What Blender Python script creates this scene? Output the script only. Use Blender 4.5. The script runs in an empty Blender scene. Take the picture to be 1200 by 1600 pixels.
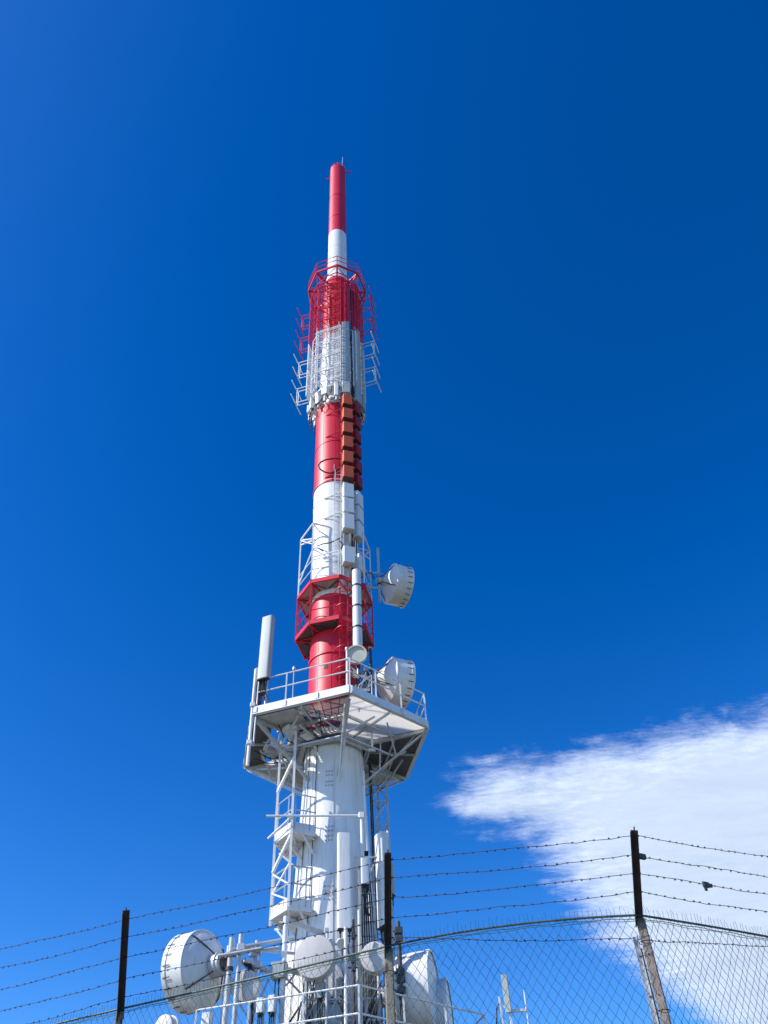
import bpy, bmesh, math, random
from mathutils import Vector, Matrix
random.seed(7)
S = bpy.context.scene
COL = S.collection
R = math.radians
V = Vector

# ------------------------------------------------------------------ camera
F_PX, PITCH, ROLL = 1281.95, R(46.319), R(-3.1567)
EYE = 1.6
fw = V((0, math.cos(PITCH), math.sin(PITCH)))
up0 = V((0, -math.sin(PITCH), math.cos(PITCH)))
rt0 = V((1, 0, 0))
rt = rt0*math.cos(ROLL) + up0*math.sin(ROLL)
up = -rt0*math.sin(ROLL) + up0*math.cos(ROLL)
cam = bpy.data.cameras.new('camera')
co = bpy.data.objects.new('camera', cam); COL.objects.link(co)
cam.sensor_fit = 'VERTICAL'; cam.sensor_height = 36; cam.sensor_width = 27
cam.lens = F_PX/1600*36
cam.clip_start = .05; cam.clip_end = 90000
M = Matrix((rt, up, -fw)).transposed().to_4x4(); M.translation = (0, 0, EYE)
co.matrix_world = M
S.camera = co

# ------------------------------------------------------------------ site frame (surveyed from the photograph)
AZ = R(-4.892); DT = 24.0
TC = V((DT*math.sin(AZ), DT*math.cos(AZ), 0))         # tower axis
FR = -TC.normalized()                                 # towards the viewpoint
RG = V((math.cos(AZ), -math.sin(AZ), 0))              # to the right
def W(u, v, h): return TC + RG*u + FR*v + V((0, 0, h+EYE))
def PH(phi, r, h): return W(r*math.sin(phi), r*math.cos(phi), h)
def ray(px, py): return fw*F_PX + rt*(px-600) + up*(800-py)
def A(px, py, v):                                     # point seen at a pixel, v metres in front of the tower axis
    q = ray(px, py); t = ((TC + FR*v).dot(FR))/q.dot(FR)
    p = q*t; return V((p.x, p.y, p.z+EYE))
def HH(px, py, v): return A(px, py, v).z - EYE
def DIR(phi): return FR*math.cos(phi) + RG*math.sin(phi)

# ------------------------------------------------------------------ materials
def nodes(name):
    m = bpy.data.materials.new(name); m.use_nodes = True
    nt = m.node_tree; b = nt.nodes['Principled BSDF']
    return m, nt, b
def N(nt, t, **k):
    n = nt.nodes.new(t)
    for a, v in k.items(): setattr(n, a, v)
    return n
def mat(name, c1, c2=None, rough=.5, metal=0, scale=(3, 3, .5), lo=.42, hi=.72, bump=0, bscale=40, detail=6, spec=.5, streak=None):
    m, nt, b = nodes(name)
    b.inputs['Roughness'].default_value = rough
    b.inputs['Metallic'].default_value = metal
    b.inputs['Specular IOR Level'].default_value = spec
    b.inputs['Base Color'].default_value = (*c1, 1)
    g = N(nt, 'ShaderNodeNewGeometry')
    if c2:
        mp = N(nt, 'ShaderNodeMapping'); mp.inputs['Scale'].default_value = scale
        no = N(nt, 'ShaderNodeTexNoise'); no.inputs['Scale'].default_value = 1; no.inputs['Detail'].default_value = detail
        no.inputs['Roughness'].default_value = .65
        mr = N(nt, 'ShaderNodeMapRange'); mr.inputs['From Min'].default_value = lo; mr.inputs['From Max'].default_value = hi
        mx = N(nt, 'ShaderNodeMix', data_type='RGBA')
        mx.inputs['A'].default_value = (*c1, 1); mx.inputs['B'].default_value = (*c2, 1)
        L = nt.links.new
        L(g.outputs['Position'], mp.inputs['Vector']); L(mp.outputs['Vector'], no.inputs['Vector'])
        L(no.outputs['Fac'], mr.inputs['Value']); L(mr.outputs['Result'], mx.inputs['Factor'])
        L(mx.outputs['Result'], b.inputs['Base Color'])
        if streak:                # runs of rust and dirt down the paint
            m2 = N(nt, 'ShaderNodeMapping'); m2.inputs['Scale'].default_value = (13, 13, .55)
            n2 = N(nt, 'ShaderNodeTexNoise'); n2.inputs['Scale'].default_value = 1; n2.inputs['Detail'].default_value = 5; n2.inputs['Roughness'].default_value = .6
            r2 = N(nt, 'ShaderNodeMapRange'); r2.inputs['From Min'].default_value = .58; r2.inputs['From Max'].default_value = .80; r2.inputs['To Max'].default_value = .6
            x2 = N(nt, 'ShaderNodeMix', data_type='RGBA'); x2.inputs['B'].default_value = (*streak, 1)
            L(g.outputs['Position'], m2.inputs['Vector']); L(m2.outputs['Vector'], n2.inputs['Vector']); L(n2.outputs['Fac'], r2.inputs['Value'])
            L(r2.outputs['Result'], x2.inputs['Factor']); L(mx.outputs['Result'], x2.inputs['A']); L(x2.outputs['Result'], b.inputs['Base Color'])
    if bump:
        nb = N(nt, 'ShaderNodeTexNoise'); nb.inputs['Scale'].default_value = bscale; nb.inputs['Detail'].default_value = 4
        bp = N(nt, 'ShaderNodeBump'); bp.inputs['Strength'].default_value = bump; bp.inputs['Distance'].default_value = .02
        nt.links.new(g.outputs['Position'], nb.inputs['Vector'])
        nt.links.new(nb.outputs['Fac'], bp.inputs['Height']); nt.links.new(bp.outputs['Normal'], b.inputs['Normal'])
    return m
MT = {}
MT['bolt'] = mat('weathered_bolt', (.45, .46, .47), (.33, .33, .33), rough=.5, metal=.3, scale=(9, 9, 9))
MT['white'] = mat('white_paint', (.80, .80, .79), (.55, .53, .47), rough=.5, scale=(3.4, 3.4, .30), lo=.50, hi=.85, bump=.06, bscale=3, streak=(.42, .36, .28))
MT['red'] = mat('red_paint', (.70, .013, .036), (.54, .012, .028), rough=.47, scale=(3, 3, .4), lo=.4, hi=.75, bump=.05, bscale=3, streak=(.33, .03, .03))
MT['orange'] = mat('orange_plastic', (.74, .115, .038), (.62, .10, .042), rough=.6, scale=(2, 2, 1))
MT['maroon'] = mat('dark_red_shade_tone', (.34, .012, .02), (.26, .01, .018), rough=.55, scale=(2, 2, 1))  # dark red; on the side boxes it holds their shade as colour
MT['galv'] = mat('galvanised_steel', (.56, .58, .59), (.40, .41, .42), rough=.48, metal=.25, scale=(5, 5, 2))
MT['grey'] = mat('grey_plastic', (.37, .42, .42), (.31, .35, .35), rough=.5, scale=(2, 2, .6))
MT['radome'] = mat('radome_cream', (.62, .59, .56), (.54, .51, .48), rough=.55, scale=(2, 2, 1.2), bump=.03, bscale=6)
MT['cream'] = mat('cream_radome', (.62, .60, .50), (.55, .52, .42), rough=.55, scale=(3, 3, 2))
MT['dishwhite'] = mat('dish_white', (.76, .76, .75), (.58, .57, .53), rough=.45, scale=(2.2, 2.2, .8), lo=.45, hi=.85, streak=(.45, .41, .34))
MT['black'] = mat('black_cable', (.018, .018, .02), rough=.55)
MT['dark'] = mat('dark_steel', (.055, .06, .065), (.09, .085, .08), rough=.55, metal=.3, scale=(6, 6, 2))
MT['rust'] = mat('rusted_angle_steel', (.034, .026, .028), (.070, .044, .038), rough=.8, scale=(14, 14, 7), bump=.3, bscale=90)
MT['wire'] = mat('rusty_wire', (.05, .035, .033), (.10, .06, .05), rough=.75, scale=(20, 20, 20))
MT['mesh'] = mat('coated_mesh_wire', (.04, .075, .075), (.10, .14, .14), rough=.5, scale=(9, 9, 9))
MT['meshg'] = mat('green_plastic_wire', (.03, .12, .085), (.06, .14, .11), rough=.5, scale=(9, 9, 9))
MT['concrete'] = mat('weathered_concrete', (.27, .245, .195), (.085, .075, .065), rough=.9, scale=(16, 16, 7), lo=.52, hi=.60, bump=.5, bscale=60)
MT['concrete_pale'] = mat('pale_brown_concrete', (.30, .245, .21), (.20, .155, .13), rough=.9, scale=(9, 9, 4), lo=.45, hi=.75, bump=.4, bscale=60)
MT['deckdark'] = mat('dark_grating_deck', (.055, .056, .06), (.03, .03, .033), rough=.7, scale=(4, 4, 4))
MT['deckgrey'] = mat('deck_sheet_grey', (.10, .10, .11), (.06, .06, .07), rough=.6, scale=(2, 2, 2))
MT['decklight'] = mat('deck_sheet_light', (.54, .52, .50), (.34, .32, .29), rough=.6, scale=(2.5, 2.5, 2))
def translucent(name, col, tr):
    m, nt, b = nodes(name)
    b.inputs['Base Color'].default_value = (*col, 1); b.inputs['Roughness'].default_value = .6
    t = N(nt, 'ShaderNodeBsdfTranslucent'); t.inputs['Color'].default_value = (*col, 1)
    mx = N(nt, 'ShaderNodeMixShader'); mx.inputs[0].default_value = tr
    o = [n for n in nt.nodes if n.type == 'OUTPUT_MATERIAL'][0]
    nt.links.new(b.outputs[0], mx.inputs[1]); nt.links.new(t.outputs[0], mx.inputs[2]); nt.links.new(mx.outputs[0], o.inputs[0])
    return m
MT['glassfibre'] = translucent('glass_fibre_sheet', (.92, .91, .87), .75)

# ------------------------------------------------------------------ mesh builder
def frame(d, ref=V((0, 0, 1))):
    d = d.normalized()
    if abs(d.dot(ref)) > .98: ref = FR if abs(d.dot(FR)) < .9 else RG
    x = d.cross(ref).normalized(); y = x.cross(d).normalized()
    return x, y, d
class MB:
    def __init__(s): s.bm = bmesh.new(); s.mi = 0
    def f(s, vs):
        try:
            k = s.bm.faces.new(vs); k.material_index = s.mi; return k
        except ValueError: return None
    def v(s, p): return s.bm.verts.new(p)
    def obox(s, c, x, y, z, sx, sy, sz, bev=0):
        x = x.normalized()*sx/2; y = y.normalized()*sy/2; z = z.normalized()*sz/2
        if bev:
            b = bev; fx = 1-2*b/sx; fy = 1-2*b/sy
            ring = [(-1, -fy), (-fx, -1), (fx, -1), (1, -fy), (1, fy), (fx, 1), (-fx, 1), (-1, fy)]
            lo = [s.v(c+x*a+y*e-z) for a, e in ring]; hi = [s.v(c+x*a+y*e+z) for a, e in ring]
            n = 8
        else:
            ring = [(-1, -1), (1, -1), (1, 1), (-1, 1)]; n = 4
            lo = [s.v(c+x*a+y*e-z) for a, e in ring]; hi = [s.v(c+x*a+y*e+z) for a, e in ring]
        s.f(lo[::-1]); s.f(hi)
        for i in range(n): s.f([lo[i], lo[(i+1) % n], hi[(i+1) % n], hi[i]])
        return s
    def bar(s, p, q, w, d=None, ref=V((0, 0, 1))):
        d = d or w; p = V(p); q = V(q)
        x, y, z = frame(q-p, ref); s.obox((p+q)/2, x, y, z, w, d, (q-p).length); return s
    def angle(s, p, q, w, t=.012, ref=V((0, 0, 1)), fx=1, fy=1):     # L section
        p = V(p); q = V(q); x, y, z = frame(q-p, ref); L = (q-p).length; c = (p+q)/2
        s.obox(c+y*(fy*t/2), x, y, z, w, t, L)
        s.obox(c+x*(fx*(w/2-t/2))+y*(fy*(t+(w-t)/2)), x, y, z, t, w-t, L); return s
    def tube(s, p, q, r, n=8, r2=None, cap=True):
        p = V(p); q = V(q); x, y, z = frame(q-p); r2 = r if r2 is None else r2
        a = [s.v(p+(x*math.cos(2*math.pi*i/n)+y*math.sin(2*math.pi*i/n))*r) for i in range(n)]
        b = [s.v(q+(x*math.cos(2*math.pi*i/n)+y*math.sin(2*math.pi*i/n))*r2) for i in range(n)]
        for i in range(n): s.f([a[i], a[(i+1) % n], b[(i+1) % n], b[i]])
        if cap: s.f(a[::-1]); s.f(b)
        return s
    def path(s, pts, r, n=6, close=False):
        pts = [V(p) for p in pts]; rings = []
        m = len(pts)
        for i, p in enumerate(pts):
            d = (pts[(i+1) % m]-pts[i-1]) if close else (pts[min(i+1, m-1)]-pts[max(i-1, 0)])
            x, y, z = frame(d)
            rings.append([s.v(p+(x*math.cos(2*math.pi*k/n)+y*math.sin(2*math.pi*k/n))*r) for k in range(n)])
        for i in range(m if close else m-1):
            a = rings[i]; b = rings[(i+1) % m]
            for k in range(n): s.f([a[k], a[(k+1) % n], b[(k+1) % n], b[k]])
        if not close: s.f(rings[0][::-1]); s.f(rings[-1])
        return s
    def lathe(s, o, d, prof, n=48, cap0=True, cap1=True, mats=None):  # prof: (t along d, radius)
        x, y, z = frame(V(d)); rings = []
        for t, r in prof:
            c = V(o)+z*t
            rings.append([s.v(c+(x*math.cos(2*math.pi*k/n)+y*math.sin(2*math.pi*k/n))*r) for k in range(n)])
        for i in range(len(rings)-1):
            if mats: s.mi = mats[i]
            for k in range(n): s.f([rings[i][k], rings[i][(k+1) % n], rings[i+1][(k+1) % n], rings[i+1][k]])
        if cap0: s.f(rings[0][::-1])
        if cap1: s.f(rings[-1])
        return s
    def prism(s, pts, h):            # polygon pts (world), extruded down by h
        a = [s.v(V(p)) for p in pts]; b = [s.v(V(p)-V((0, 0, h))) for p in pts]; n = len(pts)
        s.f(a); s.f(b[::-1])
        for i in range(n): s.f([a[i], b[i], b[(i+1) % n], a[(i+1) % n]])
        return s
    def build(s, name, m, parent=None, loc=None, smooth=True, local=False):
        """link as one mesh object; vertices are authored in world space unless local"""
        bmesh.ops.recalc_face_normals(s.bm, faces=s.bm.faces)
        org = V((0, 0, 0))
        if not local:
            p = parent
            if p is None: org = V(loc) if loc is not None else V((0, 0, 0))
            else:
                while p is not None: org = org + p.location; p = p.parent
                if loc is not None: org = V(loc)
        if org.length: bmesh.ops.translate(s.bm, verts=s.bm.verts, vec=-org)
        me = bpy.data.meshes.new(name); s.bm.to_mesh(me); s.bm.free()
        for mm in (m if isinstance(m, (list, tuple)) else [m]): me.materials.append(MT[mm] if isinstance(mm, str) else mm)
        if smooth:
            me.polygons.foreach_set('use_smooth', [True]*len(me.polygons)); me.set_sharp_from_angle(angle=R(35))
        o = bpy.data.objects.new(name, me); COL.objects.link(o)
        if parent: o.parent = parent
        else: o.location = org
        return o
def tag(o, label, cat=None, group=None, kind=None):
    if label: o['label'] = label
    if cat: o['category'] = cat
    if group: o['group'] = group
    if kind: o['kind'] = kind
    return o
def thing(name, label, cat, loc, group=None, rz=0):
    o = bpy.data.objects.new(name, None); COL.objects.link(o); o.empty_display_size = .2
    o.location = loc; o.rotation_euler = (0, 0, rz)
    return tag(o, label, cat, group)
def dup(root, loc, rz=0, label=None, group=None):
    r = root.copy(); COL.objects.link(r); r.location = loc; r.rotation_euler = (0, 0, rz)
    if label: r['label'] = label
    if group: r['group'] = group
    for ch in list(root.children):
        c = ch.copy(); COL.objects.link(c); c.parent = r
        for g in list(ch.children):
            d = g.copy(); COL.objects.link(d); d.parent = c
    return r

# ================================================================== sky, sun
SUN_PHI, SUN_EL = R(-73), R(41)
sd = DIR(SUN_PHI)*math.cos(SUN_EL) + V((0, 0, math.sin(SUN_EL)))
w = bpy.data.worlds.new('World'); S.world = w; w.use_nodes = True
nt = w.node_tree; bg = nt.nodes['Background']
sky = N(nt, 'ShaderNodeTexSky', sky_type='NISHITA', sun_disc=False)
sky.sun_elevation = SUN_EL; sky.sun_rotation = math.atan2(sd.x, sd.y)
sky.altitude = 600; sky.air_density = 1.0; sky.dust_density = .45; sky.ozone_density = 3.0
gm = N(nt, 'ShaderNodeGamma'); gm.inputs['Gamma'].default_value = 1.25          # the camera's contrast in the blues
hs = N(nt, 'ShaderNodeHueSaturation'); hs.inputs['Saturation'].default_value = 1.27; hs.inputs['Hue'].default_value = .509
nt.links.new(sky.outputs[0], gm.inputs['Color']); nt.links.new(gm.outputs[0], hs.inputs['Color']); nt.links.new(hs.outputs[0], bg.inputs['Color'])
bg.inputs['Strength'].default_value = .137
sl = bpy.data.lights.new('sun', 'SUN'); sl.energy = 5.0; sl.angle = R(.53); sl.color = (1, .95, .87)
so = bpy.data.objects.new('sun', sl); COL.objects.link(so); so.location = (-20, 0, 60)
so.rotation_euler = sd.to_track_quat('Z', 'Y').to_euler()
S.view_settings.view_transform = 'Standard'; S.view_settings.look = 'None'; S.view_settings.exposure = .12; S.view_settings.gamma = 1

# ================================================================== ground: a bank up to the fence, a levelled hilltop, slopes beyond
def ss(a, b, x):
    t = max(0, min(1, (x-a)/(b-a))); return t*t*(3-2*t)
GZ = 2.9
def gz(x, y):
    z = GZ*ss(3.2, 8.2, y+.35*x*ss(0, 6, x)*0)
    d = math.hypot(x-TC.x, y-TC.y)
    z -= 60*ss(60, 400, d) + 120*ss(400, 4000, d)
    n = math.sin(x*.7+1.3)*math.cos(y*.55)+.5*math.sin(x*1.9-y*1.3)
    return z + .04*n*(1-ss(50, 90, d)) + 25*math.sin(x*.0021+1)*math.cos(y*.0017)*ss(300, 3000, d)
g = MB()
xs = [-30000, -12000, -5000, -2500, -1200, -600, -300, -150, -80, -45] + [-30+i*1.5 for i in range(41)] + [45, 80, 150, 300, 600, 1200, 2500, 5000, 12000, 30000]
ys = [-30000, -12000, -5000, -2500, -1200, -600, -300, -150, -80, -40, -20] + [-10+i*1.0 for i in range(56)] + [55, 80, 150, 300, 600, 1200, 2500, 5000, 12000, 30000]
gv = [[g.v((x, y, gz(x, y))) for x in xs] for y in ys]
for j in range(len(ys)-1):
    for i in range(len(xs)-1): g.f([gv[j][i], gv[j][i+1], gv[j+1][i+1], gv[j+1][i]])
MT['ground'] = mat('limestone_scrub_ground', (.16, .145, .105), (.075, .085, .045), rough=.95, scale=(.8, .8, .8), lo=.42, hi=.6, bump=.8, bscale=9, detail=10)
tag(g.build('ground', 'ground', smooth=True), None, kind='structure')

# ================================================================== THE TOWER
tw = thing('communication_tower', 'tall red and white banded communication tower with round shaft and hexagonal platforms', 'tower', W(0, 0, GZ-EYE))
# --- shaft : paint bands are separate face runs
hf = lambda y, r, x=527: HH(x, y, r)
prof = [(GZ-EYE-.3, 1.50), (3.0, 1.42), (6.2, 1.30), (8.2, 1.21), (9.75, 1.10), (12.7, .965), (14.2, .915), (14.35, .90),
        (18.3, .885), (19.95, .88), (21.0, .89), (24.0, .93), (hf(747, .95), .95), (30, .95), (hf(628, .95), .95), (32.6, .92), (33.6, .80), (38.2, .76), (43.6, .76), (44.6, .74), (45.6, .58)]
mats = []
redlo = [(14.35, 19.95), (prof[12][0], prof[14][0]), (38.2, 44.6)]
for i in range(len(prof)-1):
    m_ = (prof[i][0]+prof[i+1][0])/2
    mats.append(1 if any(a < m_ < b for a, b in redlo) else 0)
sh = MB().lathe(W(0, 0, 0), V((0, 0, 1)), prof, n=72, mats=mats).build('shaft', ['white', 'red'], tw)
def radius(h):
    for (a, ra), (b, rb) in zip(prof, prof[1:]):
        if a <= h <= b: return ra+(rb-ra)*(h-a)/(b-a)
    return .58
def patch(mb, p0, p1, h0, h1, off, t=.012, n=6, nh=8):      # curved plate lying on the shaft
    G = []
    for j in range(nh+1):
        h = h0+(h1-h0)*j/nh; r = radius(h)
        G.append([(mb.v(PH(p0+(p1-p0)*i/n, r+off+t, h)), mb.v(PH(p0+(p1-p0)*i/n, r+off-.01, h))) for i in range(n+1)])
    for j in range(nh):
        for i in range(n):
            mb.f([G[j][i][0], G[j][i+1][0], G[j+1][i+1][0], G[j+1][i][0]])
        mb.f([G[j][0][0], G[j+1][0][0], G[j+1][0][1], G[j][0][1]]); mb.f([G[j][n][0], G[j][n][1], G[j+1][n][1], G[j+1][n][0]])
    for i in range(n):
        mb.f([G[0][i][0], G[0][i][1], G[0][i+1][1], G[0][i+1][0]]); mb.f([G[nh][i][0], G[nh][i+1][0], G[nh][i+1][1], G[nh][i][1]])
m = MB(); patch(m, R(-20), R(0), 3, 13.6, 0, .02); m.build('cover_plate', 'white', sh)
for ph in (34, 61, -42, -66, 88, 118, 150, 180, 212, 240): m = MB(); patch(m, R(ph), R(ph+1.2), 3, 13.7, 0, .014, n=1); m.build('seam', 'white', sh)
for ph in (-40, -8, 30): m = MB(); patch(m, R(ph), R(ph+1.1), 14.4, 18.2, 0, .010, n=1); m.build('seam', 'red', sh)
for ph in (-38, 12): m = MB(); patch(m, R(ph), R(ph+1.1), 27.5, 32.3, 0, .010, n=1); m.build('seam', 'red', sh)
for ph in (-36, -5, 14, 45): m = MB(); patch(m, R(ph), R(ph+1.1), 20.6, 27.2, 0, .010, n=1); m.build('seam', 'white', sh)
for y0, ph0 in ((1206, -13), (1222, -13), (1294, -12), (1309, -12), (1389, -11), (1402, -11)):
    h0 = HH(512, y0, .95)
    for i in range(3):
        for j in range(2):
            p = PH(R(ph0+i*5), radius(h0)+.02, h0-j*.13); d = DIR(R(ph0+i*5)); MB().tube(p, p+d*.03, .024, 6).build('bolt', 'bolt', sh)
h0 = HH(519, 1052, .9)
for i in range(4):
    for j in range(3):
        p = PH(R(4+i*5.5), radius(h0), h0-j*.10); MB().tube(p, p+DIR(R(4+i*5.5))*.025, .028, 6).build('bolt', 'maroon', sh)
for h0, ph in ((HH(508, 1040, .9), -22), (HH(508, 1040, .9), -17)):
    p = PH(R(ph), radius(h0)-.005, h0); MB().obox(p, DIR(R(ph)), DIR(R(ph+90)), V((0, 0, 1)), .03, .05, .16).build('slot', 'dark', sh)
for h_, mm in ((14.45, 'red'), (17.3, 'red'), (20.75, 'white'), (prof[12][0]-.12, 'red'), (prof[14][0]+.1, 'white')):
    rr = radius(h_); MB().lathe(W(0, 0, h_-.05), V((0, 0, 1)), [(0, rr-.01), (0, rr+.035), (.10, rr+.035), (.10, rr-.01)], n=72, cap0=False, cap1=False).build('flange', mm, sh)
# --- top pole
hb = HH(526.3, 358, .57); ht = HH(526, 256, .56)
pole = MB().lathe(W(0, 0, 0), V((0, 0, 1)), [(45.5, .585), (hb, .58), (ht-.03, .57), (ht, .54)], n=48, mats=[0, 1, 1]).build('mast_pole', ['white', 'red'], tw)
for h_, k in ((48.9, 'white'), (hb+2.2, 'red'), (hb+5.6, 'red')):
    MB().lathe(W(0, 0, h_), V((0, 0, 1)), [(0, .57), (0, .592), (.05, .592), (.05, .57)], n=48, cap0=False, cap1=False).build('joint_ring', k, pole)
m = MB(); q0 = PH(R(80), .5, ht-.5); m.bar(q0, PH(R(78), 1.05, ht-.5), .07); m.build('step', 'red', pole)
m = MB(); m.bar(PH(R(-95), .5, ht-1.2), PH(R(-97), .86, ht-1.2), .07); m.build('step', 'red', pole)
m = MB(); pts = [PH(2*math.pi*i/10, .52, ht+.42) for i in range(10)]; m.path(pts, .025, 5, True)
for p in pts[::2]: m.tube(p, p-V((0, 0, .45)), .022, 5)
m.build('top_guard', 'red', pole)
MB().tube(PH(R(60), .36, ht-.05), PH(R(62), .40, ht+2.4), .022, 6, .010).build('lightning_rod', 'white', pole)
lamp = MB().lathe(PH(R(-40), .3, ht), V((0, 0, 1)), [(0, .06), (.38, .06), (.38, .14), (.5, .14), (.56, .10), (.75, .09), (.80, .04)], n=14).build('obstruction_lamp', 'dark', pole)

# --- polygonal galleries
def poly(Rr, phi0, n, h): return [PH(phi0+2*math.pi*k/n, Rr, h) for k in range(n)]
Z = V((0, 0, 1))
def railing(par, pts, hs_, matn, r=.024, mids=1, skip=(), close=True, name='railing'):
    m = MB(); n = len(pts)
    for k in range(n if close else n-1):
        if k in skip: continue
        a = pts[k]; b = pts[(k+1) % n]
        for h_ in hs_: m.tube(a+Z*h_, b+Z*h_, r, 6)
        for j in range(mids+1):
            p = a.lerp(b, j/(mids+1)); m.bar(p-Z*.12, p+Z*hs_[0], r*2)
    return m.build(name, matn, par)
# main platform (hexagon)
HP, RP, NP = R(8.353), 3.19, 14.07
mp = MB()
corner = poly(RP, HP, 6, NP+.14)
deckc = poly(RP, HP, 6, NP)
# fascia = root mesh of the platform part
for k in range(6):
    a, b = corner[k], corner[(k+1) % 6]; d = (b-a).normalized()
    mp.bar(a+d*.02, b-d*.02, .05, .26); mp.bar(a.lerp(b, .003)-Z*.145, a.lerp(b, .997)-Z*.145, .12, .025)
plat = mp.build('main_platform', 'white', tw)
def sector(k, r0, r1, h, t, matn, name='deck_panel'):
    a, b = PH(HP+k*math.pi/3, r1, h), PH(HP+(k+1)*math.pi/3, r1, h); c, d = PH(HP+(k+1)*math.pi/3, r0, h), PH(HP+k*math.pi/3, r0, h)
    return MB().prism([a, b, c, d], t).build(name, matn, plat, smooth=False)
sector(0, 1.02, 3.13, NP+.02, .03, 'glassfibre')
sector(1, 1.02, 3.13, NP+.02, .03, 'deckgrey')
sector(2, 1.02, 3.13, NP+.02, .03, 'decklight')
sector(3, 1.02, 3.13, NP+.02, .03, 'decklight')
# left sector: two part sheets with gaps
for (r0, r1, mm) in ((1.02, 1.75, 'decklight'), (2.45, 3.13, 'deckgrey')): sector(4, r0, r1, NP+.02, .03, mm)
# front left sector: open bar grating
m = MB()
aL, aF = PH(HP-math.pi/3, 3.12, NP), PH(HP, 3.12, NP); bL, bF = PH(HP-math.pi/3, 1.05, NP), PH(HP, 1.05, NP)
for i in range(34):
    t = i/33; m.bar(bL.lerp(aL, t), bF.lerp(aF, t), .006, .028)
for i in range(11):
    t = i/10; m.bar(bL.lerp(bF, t)-Z*.004, aL.lerp(aF, t)-Z*.004, .012, .03)
m.build('grating', 'dark', plat)
m = MB(); q = lambda s_, t: bL.lerp(bF, s_).lerp(aL.lerp(aF, s_), t)
for (s0, s1, t0, t1) in ((0, .42, .5, .98), (.05, .35, .05, .42), (.46, .58, .82, .98)):
    m.prism([q(s0, t0)-Z*.03, q(s1, t0)-Z*.03, q(s1, t1)-Z*.03, q(s0, t1)-Z*.03], .012)
m.build('deck_panel', 'decklight', plat, smooth=False)
# beams
m = MB()
for k in range(6):
    a = PH(HP+k*math.pi/3, .93, NP-.09); b = PH(HP+k*math.pi/3, 3.08, NP-.09)
    m.bar(a, b, .02, .12); m.bar(a-Z*.065, b-Z*.065, .10, .014)
    for rr, ww in ((1.12, .09), (2.1, .06)):
        c, d = PH(HP+k*math.pi/3, rr, NP-.07), PH(HP+(k+1)*math.pi/3, rr, NP-.07)
        m.bar(c, d, ww, .09)
    mid = PH(HP+(k+.5)*math.pi/3, 1.0, NP-.06); out = PH(HP+(k+.5)*math.pi/3, 2.72, NP-.06); m.bar(mid, out, .05, .07)
m.build('deck_beams', 'galv', plat)
for k in range(6):
    m = MB(); ph = HP+k*math.pi/3; a = PH(ph, 3.05, NP-.18); b = PH(ph, .95, 12.55); m.angle(a, b, .085)
    c = a.lerp(b, .45)
    m.angle(c, PH(ph-.42, 2.35, NP-.12), .05, .008); m.angle(c, PH(ph+.42, 2.35, NP-.12), .05, .008)
    m.angle(a.lerp(b, .72), PH(ph, 1.6, NP-.15), .05, .008)
    m.build('brace', 'galv', plat)
m = MB()
for k in range(6):
    ph = HP+k*math.pi/3; p = PH(ph, 2.02, 13.3); q = PH(ph+math.pi/3, 2.02, 13.3); m.angle(p, q, .045, .008)
m.build('tie_ring', 'galv', plat)
m = MB()
for k in range(6):
    a, b = PH(HP+k*math.pi/3, 1.2, 13.72), PH(HP+(k+1)*math.pi/3, 1.2, 13.72); m.bar(a, b, .035, .12); m.bar(a+Z*.05, b+Z*.05, .16, .02)
m.build('ring_beam', 'galv', plat)
for k in range(6):
    m = MB(); m.prism([PH(HP+k*math.pi/3, 1.16, 13.9), PH(HP+(k+1)*math.pi/3, 1.16, 13.9), PH(HP+(k+1)*math.pi/3, .93, 13.9), PH(HP+k*math.pi/3, .93, 13.9)], .02); m.build('cavity_shade_plate', 'deckdark', plat, smooth=False)  # dark plates stand in for the shade of the cavity round the shaft
for k in (1, 4):
    p0, p1 = PH(HP+k*math.pi/3, 2.75, NP-.2), PH(HP+(k+1)*math.pi/3, 2.75, NP-.2); c0, c1 = PH(HP+k*math.pi/3, 1.25, 12.95), PH(HP+(k+1)*math.pi/3, 1.25, 12.95)
    for a, b in ((p0, c1), (p1, c0)): MB().angle(a, b, .05, .008).build('cross_brace', 'galv', plat)
for k in range(6):
    for j in range(3):
        a, b = corner[k], corner[(k+1) % 6]; p = a.lerp(b, (j+.0)/3 if j else .03); d = (b-a).normalized(); MB().obox(p+d.cross(Z)*.045+Z*.0, d, d.cross(Z), Z, .11, .025, .20).build('post_bracket', 'white', plat)
railing(plat, poly(RP-.03, HP, 6, NP+.25), (1.02, .55), 'white', .022, 2)
# clutter under the left of the deck
rnd = random.Random(3)
for i in range(15):                      # trays and ducts hung under the deck, radial and tangential
    ph = HP-rnd.uniform(.55, 1.95); dz = rnd.uniform(.10, .30); ww, hh_ = rnd.uniform(.05, .13), rnd.uniform(.04, .09); m = MB()
    if i % 2: m.bar(PH(ph, 1.25, NP-dz), PH(ph, rnd.uniform(1.9, 2.6), NP-dz), ww, hh_)
    else: r0 = rnd.uniform(1.3, 2.4); m.bar(PH(ph-.16, r0, NP-dz), PH(ph+.12, r0, NP-dz), ww, hh_)
    m.build('cable_tray', rnd.choice(('white', 'decklight', 'deckdark', 'galv')), plat)
for i in range(5):
    ph = HP-rnd.uniform(.6, 1.8); r0 = rnd.uniform(1.4, 2.3); MB().obox(PH(ph, r0, NP-.2), DIR(ph), DIR(ph+1.57), Z, rnd.uniform(.2, .4), rnd.uniform(.2, .35), .18, .02).build('junction_box', rnd.choice(('white', 'dishwhite', 'grey')), plat)
m = MB()
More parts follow.
